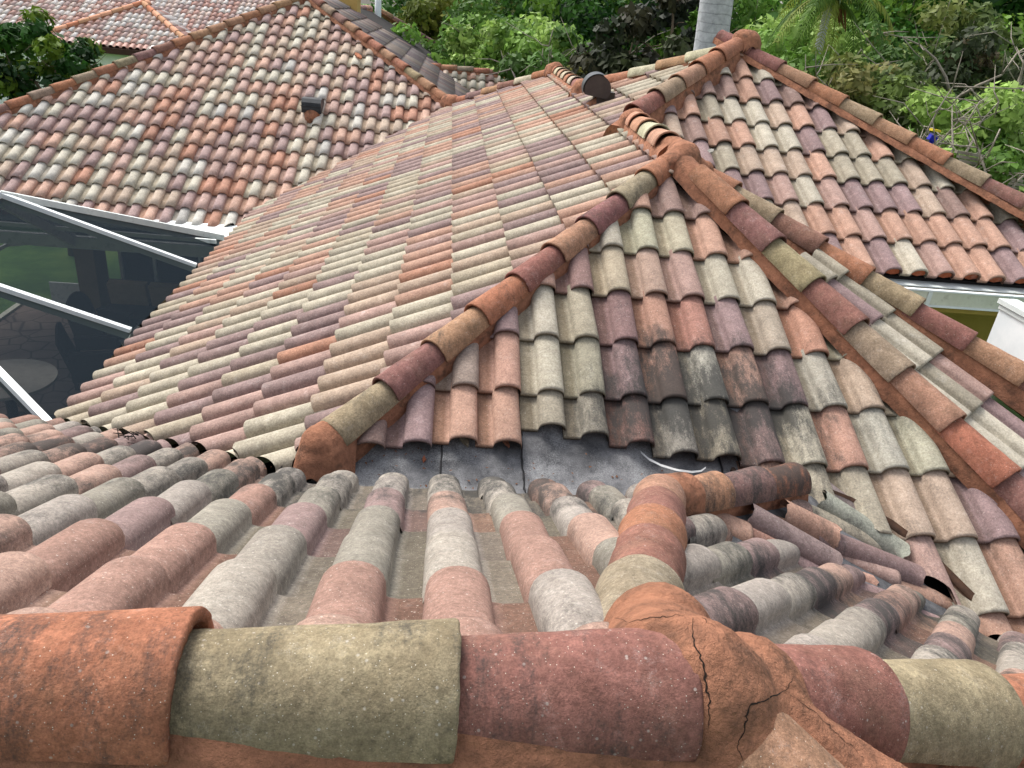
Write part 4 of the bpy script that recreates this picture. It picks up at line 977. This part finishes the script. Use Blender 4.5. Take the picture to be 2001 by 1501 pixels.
# ------------------------------------------------------------------ vegetation
def P_at(px, dist):
    d = RAY(*px); h = math.hypot(d.x, d.y); return d*(dist/h)
def leaves(clumps, n, size, cols, seed, asp=.55, droop=0, vjit=.16):
    """leaf-sized faces spread through soft clumps; clumps = [(centre, radius, colour index)]"""
    r = np.random.default_rng(seed); K = len(clumps)
    cen = np.array([tuple(c[0]) for c in clumps]); rad = np.array([c[1] for c in clumps]); ci = np.array([c[2] for c in clumps])
    which = r.choice(K, n, p=(rad**2)/np.sum(rad**2)); d = r.normal(size=(n, 3)); d /= np.linalg.norm(d, axis=1)[:, None]
    rr = rad[which]*(.35+.65*r.random(n)**.5); d[:, 2] *= .72; pos = cen[which]+d*rr[:, None]
    nrm = d+r.normal(size=(n, 3))*.55+np.array([0, 0, .45]); nrm /= np.linalg.norm(nrm, axis=1)[:, None]
    a = np.cross(nrm, r.normal(size=(n, 3))); a /= np.linalg.norm(a, axis=1)[:, None]; b = np.cross(nrm, a)
    s = size*(.4+1.15*r.random(n)); A = a*s[:, None]; B = b*(s*asp)[:, None]
    v = np.empty((n, 4, 3)); v[:, 0] = pos-A; v[:, 1] = pos+B-A*.1; v[:, 2] = pos+A; v[:, 3] = pos-B-A*.1
    me = bpy.data.meshes.new('foliage'); me.vertices.add(n*4); me.vertices.foreach_set('co', v.ravel())
    me.loops.add(n*4); me.loops.foreach_set('vertex_index', np.arange(n*4)); me.polygons.add(n); me.polygons.foreach_set('loop_start', np.arange(0, n*4, 4)); me.polygons.foreach_set('loop_total', np.full(n, 4))
    me.update(calc_edges=True)
    C_ = np.array([lin(c) for c in cols]); col = C_[ci[which] % len(cols)]*(1+r.normal(size=(n, 1))*vjit)*(1+.10*r.normal(size=(K, 1)))[which]
    col = np.clip(col, .004, .8); cc = np.ones((n, 4, 4)); cc[:, :, :3] = col[:, None, :]
    at = me.color_attributes.new('tint', 'FLOAT_COLOR', 'POINT'); at.data.foreach_set('color', cc.astype(np.float32).ravel())
    return me
def tree(pos, h, rx, rz, label, cols, seed, n=6500, size=.11, kind='tree', group=None, bark=None, nclump=60, sparse=0, bare=0, trunk_r=.16, name=None, hang=1.0):
    rnd = random.Random(seed); pos = Vector(pos); top = pos+Vector((0, 0, h))
    t = tag(empty(name or kind.replace(' ', '_'), pos), label, kind, group)
    cc = top-Vector((0, 0, rz)); cl = []
    for k in range(nclump):
        th = rnd.random()*6.283; ph = math.acos(1-2*rnd.random()*hang*.86); q = .45+.55*rnd.random()**.5
        p = cc+Vector((math.cos(th)*math.sin(ph)*rx*q, math.sin(th)*math.sin(ph)*rx*q, math.cos(ph)*rz*q)); cl.append((p, rx*(.16+.16*rnd.random())*(1-.3*sparse), rnd.randrange(99)))
    tb = MB(); fork = pos+Vector((rnd.gauss(0, .2), rnd.gauss(0, .2), max(.6, h-2*rz+.3)))
    tb.tube([pos-Vector((0, 0, .2)), pos.lerp(fork, .5)+Vector((rnd.gauss(0, .08), rnd.gauss(0, .08), 0)), fork], [trunk_r*1.25, trunk_r, trunk_r*.8], 9); 
    lim = MB(); order = sorted(cl, key=lambda c: rnd.random())[:16+bare]
    for k, c in enumerate(order):
        a = fork; b_ = c[0]; m1 = a.lerp(b_, .35)+Vector((rnd.gauss(0, .25), rnd.gauss(0, .25), rnd.random()*.4)); m2 = a.lerp(b_, .7)+Vector((rnd.gauss(0, .25), rnd.gauss(0, .25), rnd.gauss(0, .2)))
        e_ = b_+(b_-cc).normalized()*(.25+.3*rnd.random() if k > 15 else .0); r0 = trunk_r*.45*(.6+.6*rnd.random())
        lim.tube([a, m1, m2, e_], [r0, r0*.6, r0*.36, r0*.10], 6)
        if k > 10:
            for _ in range(3):
                s = m2.lerp(e_, rnd.random()); f = s+Vector((rnd.gauss(0, .45), rnd.gauss(0, .45), rnd.gauss(.1, .3))); lim.tube([s, s.lerp(f, .5)+Vector((0, 0, rnd.gauss(0, .1))), f], [r0*.22, r0*.14, r0*.05], 5)
    tr = tb.build('trunk', bark or M_BARKD, t, True); lo = lim.build('branches', bark or M_BARKD, t, True)
    cr = link('crown', leaves(cl, n, size, cols, seed), M_LEAF, t, False)
    return t
G1 = [(98, 134, 56), (118, 154, 68), (78, 112, 48), (138, 166, 84)]
G2 = [(98, 116, 58), (116, 126, 66), (128, 126, 74), (84, 100, 54)]
G3 = [(60, 78, 44), (76, 92, 54), (92, 84, 60), (52, 62, 38)]
G4 = [(44, 84, 30), (62, 104, 36), (34, 66, 28), (96, 130, 44)]
def canopy():
    L = [  # px of crown top, distance, crown radius, half height, palette, label words
        ((880, 30), 24, 2.2, 2.4, G1, 'bright green tree beside the small distant pavilion roof'),
        ((960, 10), 27, 2.6, 2.6, G1, 'bright green spreading tree behind the low far ridge'),
        ((1060, 20), 23, 2.3, 2.2, G1, 'bright green tree with pale twigs left of the dark shrub'),
        ((1130, 60), 18, 1.6, 1.5, G1, 'low bright green tree over the round-hooded vent'),
        ((1100, -60), 33, 4.0, 3.5, G4, 'tall deep green tree rising behind the bright ones'),
        ((1480, 30), 19, 2.1, 2.3, G1, 'bright green tree just right of the thick pale palm trunk'),
        ((1560, 40), 22, 2.4, 2.4, G1, 'bright green tree behind the slender palm'),
        ((1680, 20), 24, 2.6, 2.4, G1, 'bright green tree right of the slender palm'),
        ((1560, 150), 15, 1.7, 1.6, G2, 'olive green low tree close behind the top right hip'),
        ((1700, 110), 17, 2.0, 1.9, G2, 'olive green tree with bare grey twigs, middle of the right wood'),
        ((1820, 130), 18, 2.0, 2.0, G2, 'brownish olive tree above the blue and yellow object'),
        ((1920, 190), 15.5, 1.6, 1.5, G1, 'small fresh green tree near the right edge'),
        ((1840, 20), 26, 3.0, 3.0, G2, 'broad olive tree high at the right'),
        ((1960, 60), 21, 2.3, 2.3, G3, 'grey-green thin tree at the right edge'),
        ((1760, -90), 36, 4.5, 4.0, G4, 'tall green tree far back at the upper right'),
        ((1960, -120), 34, 4.5, 4.5, G4, 'tall dark tree in the upper right corner'),
        ((1520, -110), 36, 4.5, 4.0, G1, 'tall light green tree far behind the slender palm'),
        ((780, -60), 34, 3.4, 4.0, G4, 'dark feathery tree behind the white pole'),
        ((860, -30), 31, 2.4, 3.4, [(120, 128, 52), (140, 142, 64), (96, 108, 44)], 'yellow-green bamboo-like tree right of the white pole'),
        ((1300, -110), 38, 4.8, 4.0, G4, 'tall green tree behind the dark shrub'),
        ((1980, 300), 13, 1.2, 1.1, G1, 'low fresh green bush under the right edge wood')]
    for k, (px, dist, rx, rz, cols, lab) in enumerate(L):
        top = P_at(px, dist); pos = Vector((top.x, top.y, -6.0)); sp = 1 if cols in (G2, G3) else 0
        n = int(13000*(1.0 if sp else 1.15)); tree(pos, top.z+6.0, rx, rz*1.25, lab, cols, 300+k, n=n, size=.042+.0022*dist, group='trees behind the house', bark=M_BARK if sp or cols is G1 else M_BARKD, nclump=70, sparse=sp*.6, bare=14 if sp else 8)
    # dark glossy shrub by the palm
    p = P_at((1300, -20), 15.5); tree(Vector((p.x, p.y, -6)), p.z+6, 1.35, 1.9, 'dark shrub with large glossy leaves left of the thick palm trunk', [(44, 52, 34), (58, 66, 40), (64, 64, 46), (34, 42, 30)], 401, n=5200, size=.10, kind='shrub', nclump=60, bare=4)
    p = P_at((66, 20), 19.5); tree(Vector((p.x, p.y, -6)), p.z+6, 1.12, 1.15, 'dark green leafy tree in front of the pale neighbouring house', [(42, 78, 30), (56, 98, 36), (34, 62, 28), (96, 120, 40), (70, 108, 40)], 402, n=5600, size=.08, nclump=58, bare=2, trunk_r=.10)
canopy()
def wood():
    r = np.random.default_rng(4); cl = []
    for k in range(420):
        a = math.radians(-2+46*r.random()); d = 34+26*r.random(); z = -5.5+9.5*r.random()**1.2
        cl.append((Vector((math.sin(a)*d, math.cos(a)*d, z)), 1.3+1.1*r.random(), int(r.integers(99))))
    for k in range(160):
        a = math.radians(18+28*r.random()); d = 17+14*r.random(); z = -5.8+1.6*r.random()
        cl.append((Vector((math.sin(a)*d, math.cos(a)*d, z)), .7+.7*r.random(), int(r.integers(99))))
    o = link('woodland', leaves(cl, 60000, .26, G1+G4[:3]+G2[:2], 77), M_LEAF, None, False)
    tag(o, kind='stuff')
    mb = MB(); rnd = random.Random(8)                                # pale fallen and bare branches among it
wood()
def bare_branches():
    rnd = random.Random(12)
    for k, (px, dist, sz) in enumerate([((1800, 260), 14.5, 1.0), ((1870, 300), 13.5, 1.1), ((1940, 350), 12.5, 1.0), ((1700, 200), 16, .9), ((1130, 130), 17, 1.0), ((1090, 165), 16, .9), ((1990, 130), 17, 1.3), ((1900, 80), 19, 1.2)]):
        c = P_at(px, dist); base = Vector((c.x, c.y, c.z-.9*sz)); mb = MB(); mb2 = MB()
        for j in range(3):
            p = base+Vector((rnd.gauss(0, .15), rnd.gauss(0, .15), 0)); d = Vector((rnd.gauss(0, .6), rnd.gauss(0, .4), 1)).normalized(); pts = [p]
            for q in range(5): d = (d+Vector((rnd.gauss(0, .35), rnd.gauss(0, .3), rnd.gauss(0, .2)))).normalized(); p = p+d*.36*sz; pts.append(p)
            mb.tube(pts, [.035, .03, .024, .018, .012, .006], 6)
            for s in pts[2:]:
                for _ in range(2):
                    f = s+Vector((rnd.gauss(0, .4), rnd.gauss(0, .3), rnd.gauss(.15, .25)))*sz; mb2.tube([s, s.lerp(f, .5)+Vector((0, 0, rnd.gauss(0, .08))), f], [.012, .009, .003], 5)
        L = ['above the blue and yellow object', 'right of the blue and yellow object', 'at the lower right edge of the wood', 'behind the top right hip', 'under the bright green trees left of the dark shrub', 'just above the brown hooded vent', 'at the far right edge, high up', 'among the olive trees at the upper right']
        t = tag(empty('bare_tree', (base.x, base.y, -6)), 'leafless pale grey branches '+L[k], 'bare tree', 'bare branches in the wood')
        st = MB(); st.tube([(base.x, base.y, -6.1), (base.x+.1, base.y, (-6+base.z)/2), tuple(base)], [.07, .05, .045], 7); st.build('trunk', M_BARK, t, True)
        mb.add(mb2.v, mb2.f); mb.build('branches', M_BARK, t, True)
bare_branches()
def palms():
    # thick royal palm trunk behind the top peak
    b = P_at((1388, 95), 12.6); t_ = P_at((1402, -10), 12.6)
    t = tag(empty('palm_tree', (b.x, b.y, -6)), 'thick pale grey ringed palm trunk rising behind the top right peak', 'palm', 'palms behind the house')
    mb = MB(); ax = (t_-b).normalized(); pts = [b+ax*s for s in (-5.2, -3, -1, -.2, .1, .4, .7, 1.0, 1.6, 3.0, 4.2)]
    mb.tube(pts, [.30, .28, .26, .245, .24, .238, .236, .235, .23, .19, .14], 28); mb.build('trunk', M_PALM, t, True)
    def fronds(root, parent, n, L, seed, w=.05, col=((92, 122, 48), (70, 100, 40), (128, 140, 62)), droop=1.0):
        rnd = random.Random(seed)
        for k in range(n):
            az = 6.283*k/n+rnd.gauss(0, .2); el = rnd.uniform(-.2, 1.0); mb = MB(); p = Vector(root); d = Vector((math.cos(az)*math.cos(el), math.sin(az)*math.cos(el), math.sin(el))); pts = [p]
            for q in range(9): d = (d+Vector((0, 0, -.16*droop))).normalized(); p = p+d*L/9; pts.append(p)
            c = tuple(x for x in lin(col[k % 3])); mb.tube(pts, [.02*(1-i/11) for i in range(10)], 5, col=c)
            for i in range(1, 10):
                for j in range(3):
                    a = pts[i-1].lerp(pts[i], j/3); dd = (pts[i]-pts[i-1]).normalized(); s = dd.cross(Vector((0, 0, 1))).normalized()
                    for sg in (-1, 1):
                        ll = L*.24*(1-.5*abs(i-4)/6)*(.8+.4*rnd.random()); e_ = a+(s*sg*.75+dd*.5+Vector((0, 0, -.45-.3*rnd.random()))).normalized()*ll
                        m_ = a.lerp(e_, .5)+Vector((0, 0, .03*L)); n_ = dd*w*.4
                        mb.add([a-n_*.4, a+n_*.4, m_+n_, e_, m_-n_], [(0, 1, 2, 3, 4)], c)
            mb.build('frond', M_LEAF, parent, False)
    fronds(pts[-1], t, 12, 2.4, 5)
    # slender palm with a drooping head at the top edge
    b = P_at((1590, 150), 19); h = P_at((1614, 34), 19); t = tag(empty('palm_tree', (b.x, b.y, -6)), 'slender curved palm with drooping fronds cut by the top edge', 'palm', 'palms behind the house')
    mb = MB(); m_ = b.lerp(h, .5)+Vector((-.02, 0, 0)); mb.tube([b-Vector((.25, 0, 4.0)), b-Vector((.09, 0, 1.5)), b, m_, h, h+Vector((.06, 0, .3))], [.13, .11, .095, .09, .085, .10], 14); mb.build('trunk', M_PALM, t, True)
    fronds(h+Vector((.06, 0, .35)), t, 15, 1.7, 9, .045, droop=1.6)
    d = MB(); rnd = random.Random(4)
    for k in range(5):
        a = h+Vector((.05, 0, .15)); d.tube([a, a+Vector((.12+.05*k, rnd.gauss(0, .08), .02)), a+Vector((.22+.05*k, rnd.gauss(0, .1), -.18-.05*k))], [.03, .035, .01], 6)
    d.build('dead_sheath', mottled('dry_sheath', lin((120, 80, 56)), lin((150, 104, 74)), 8), t, True)
    # fan palm seen low in the gap, feathery palm tips top right
    for k, (px, dist, L_, lab) in enumerate([((1150, 150), 15.5, 1.1, 'low palm with grey-green fronds beside the brown vent')]):
        p = P_at(px, dist); t = tag(empty('palm_tree', (p.x, p.y, -6)), lab, 'palm', 'palms behind the house')
        mb = MB(); mb.tube([(p.x, p.y, -6.1), (p.x, p.y, p.z)], [.12, .09], 10); mb.build('trunk', M_PALM, t, True); fronds(p, t, 13, L_, 20+k, .04, col=((120, 134, 70), (104, 120, 60), (146, 146, 80)), droop=1.8)
palms()
def small_things():
    p = P_at((738, 60), 26); q = P_at((738, -60), 26); t = tag(empty('light_pole', (p.x, p.y, -6)), 'plain white pole standing behind the far grey slope', 'pole')
    mb = MB(); mb.tube([(p.x, p.y, -6), (p.x, p.y, p.z), (p.x, p.y, q.z+1)], [.11, .10, .09], 14); mb.build('pole', M_WHITE, t, True)
    mb = MB(); mb.box((p.x, p.y, q.z+1.1), (.5, .2, .1)); mb.build('lamp_head', M_GUTTER, t)
    c = P_at((1823, 268), 13.2); o = tag(empty('play_toy', (c.x, c.y, -6)), 'blue and yellow object half hidden by bare branches right of the top hip', 'toy')
    mb = MB(); mb.box(c+Vector((0, 0, -.01)), (.11, .08, .10), Matrix.Rotation(.4, 3, 'Y')); mb.tube([c+Vector((0, 0, -.05)), (c.x, c.y, -6)], [.03, .04], 8); mb.build('body', M_BLUE, o)
    mb = MB(); mb.box(c+Vector((.0, 0, .095)), (.13, .09, .03), Matrix.Rotation(.08, 3, 'Y')); mb.build('top', M_YEL, o)
    p = P_at((1915, 300), 13); f = tag(empty('fence', (p.x, p.y, -6)), 'pale weathered boards lying low behind the right hip', 'fence')
    rnd = random.Random(2); bd = MB()
    for k in range(7):
        a = P_at((1868+4*k, 296+9*k), 12.6); b = P_at((1985+3*k, 318+9*k), 13.4); bd.beam(a, b, .05, .04)
    bd.build('board', M_BARK, f)
    for px in ((1880, 320), (1965, 340)):
        a = P_at(px, 13); w = MB(); w.tube([(a.x, a.y, -6), tuple(a)], [.05, .05], 8); w.build('post', M_BARK, f)
small_things()

# ------------------------------------------------------------------ neighbouring houses
def hip_roof(par, x0, x1, y0, y1, z, rise, pal, seed, rid='ptpgtp', w=.235, e=.36, left=True):
    """hipped tile roof on a rectangle: front and side slopes tiled, ridge tiles on the hips"""
    hw = min(x1-x0, y1-y0)/2; sl = rise/hw; q = []
    gF = (0, sl, z-sl*y0); gLft = (sl, 0, z-sl*x0); gR = (-sl, 0, z+sl*x1)
    u, s = frame(gF, 180)
    b = plane_field(None, (x0, y0, z), u, s, w, e, [[(0, -1, -y0), (-1, 1, y0-x0), (1, 1, x1+y0), (0, 1, y0+hw)]], pal, (-int(hw*1.3/e)-2, 1), (0, int((x1-x0)/w)+1), 0, None, seed=seed, barrel=.05)
    fields_object('roof_slope', b, M_FAR, par)
    u, s = frame(gR, 90)
    b = plane_field(None, (x1, y0, z), u, s, w, e, [[(1, 0, x1), (-1, -1, -(x1+y0)), (-1, 1, y1-x1), (-1, 0, -(x1-hw))]], pal, (-int(hw*1.3/e)-2, 1), (0, int((y1-y0)/w)+1), 0, None, seed=seed+1, barrel=.05)
    fields_object('roof_slope', b, M_FAR, par)
    u, s = frame(gLft, 270)
    b = plane_field(None, (x0, y0, z), u, s, w, e, [[(-1, 0, -x0), (1, -1, x0-y0), (1, 1, x0+y1), (1, 0, x0+hw)]], pal, (-int(hw*1.3/e)-2, 1), (-int((y1-y0)/w)-1, 1), 0, None, seed=seed+2, barrel=.05)
    fields_object('roof_slope', b, M_FAR, par)
    dk = MB(); X = [(x0, y0, z-.06), (x1, y0, z-.06), (x1, y1, z-.06), (x0, y1, z-.06)]
    if x1-x0 >= y1-y0: X += [(x0+hw, (y0+y1)/2, z+rise-.06), (x1-hw, (y0+y1)/2, z+rise-.06)]; fs = [(0, 1, 5, 4), (1, 2, 5), (2, 3, 4, 5), (3, 0, 4), (3, 2, 1, 0)]
    else: X += [((x0+x1)/2, y0+hw, z+rise-.06), ((x0+x1)/2, y1-hw, z+rise-.06)]; fs = [(0, 1, 4), (1, 2, 5, 4), (2, 3, 5), (3, 0, 4, 5), (3, 2, 1, 0)]
    dk.add(X, fs); dk.build('roof_deck', M_BROWN, par)
    A0, A1 = Vector(X[4])+Vector((0, 0, .17)), Vector(X[5])+Vector((0, 0, .17))
    runs = [(Vector((x0, y0, z+.1)), A0), (Vector((x1, y0, z+.1)), A1 if x1-x0 >= y1-y0 else A0), (A0, A1)]
    for k, (a, b_) in enumerate(runs):
        L = (b_-a).length
        if L < .3: continue
        n = max(1, int(L/.42)); d = (b_-a)/L
        mo = mortar_run(par, a, b_, gF, gF, rw=.12, wide=.16, seed=seed+k, step=.3)
        mo.data.materials[0] = M_MORTAR; 
        m2 = MB()
        for i in range(n):
            c = lin(RC_COL[rid[(i+k) % len(rid)]]); c = tuple(min(.8, x*1.15) for x in c); sd_ = d.cross(Vector((0, 0, 1))).normalized(); vs = []
            for f in (0, 1):
                p = a+d*L*(i+f)/n-Vector((0, 0, .09)); r = .125-.02*f
                for q_ in range(7): an = math.pi*q_/6; vs.append(p+sd_*r*math.cos(an)+Vector((0, 0, r*math.sin(an))))
            m2.add(vs, [(q_, q_+1, 8+q_, 7+q_) for q_ in range(6)], c)
        m2.build('ridge_tiles', M_FAR, mo, True)
def neighbours():
    n = tag(empty('house', (-14, 38, -6)), 'white neighbouring house with a pink tiled hip roof at the upper left', 'house', 'neighbouring houses')
    e = P_at((265, 97), 34); z = e.z+.08
    hip_roof(n, e.x-9.0, e.x+9.6, e.y+1.2, e.y+16, z+.1, 3.5, PAL_F, 500); hip_roof(n, e.x-3.4, e.x+2.6, e.y-.6, e.y+6, z, 1.42, PAL_F, 520)
    mb = MB(); mb.box((e.x+.3, e.y+8, (z-6)/2-.1), (17.4, 12.4, z+6-.2)); mb.box((e.x-.4, e.y+3, (z-6)/2-.12), (5.2, 6.4, z+6-.24)); mb.build('wall', M_STUCCO_W, n)
    mb = MB(); mb.box((e.x-.4, e.y-.62, z-.15), (6.2, .12, .2)); mb.box((e.x+.3, e.y+1.18, z-.08), (18.6, .12, .2)); mb.build('fascia', M_BROWN, n)
    # small front-facing wing of the same house
    f = P_at((290, 95), 31.5)
    w = P_at((60, 52), 44); o = tag(empty('house', (w.x, w.y, -6)), 'tan walled house with a cream eave at the upper left corner', 'house', 'neighbouring houses')
    mb = MB(); mb.box((w.x-4, w.y+2, -4.0), (14, 4, 6)); mb.build('wall', M_STUCCO_T, o)
    zz = P_at((60, 14), 43).z; mb = MB(); mb.box((w.x-4, w.y-.1, zz), (14.6, .3, .28)); mb.build('fascia', M_CREAMPAINT, o)
    hip_roof(o, w.x-11.5, w.x+3.5, w.y-.4, w.y+8, zz+.16, 2.2, PAL_F, 540)
    p = P_at((822, 70), 33); k = tag(empty('pavilion', (p.x, p.y, -6)), 'small pavilion with a pale pink tiled roof among the green trees', 'pavilion')
    hip_roof(k, p.x-2.6, p.x+1.6, p.y, p.y+4.2, p.z, 1.05, PAL_F, 580)
    mb = MB(); mb.box((p.x-.5, p.y+2.1, (p.z-6)/2-.1), (3.4, 3.4, p.z+6-.1)); mb.build('wall', M_BROWN, k)
neighbours()
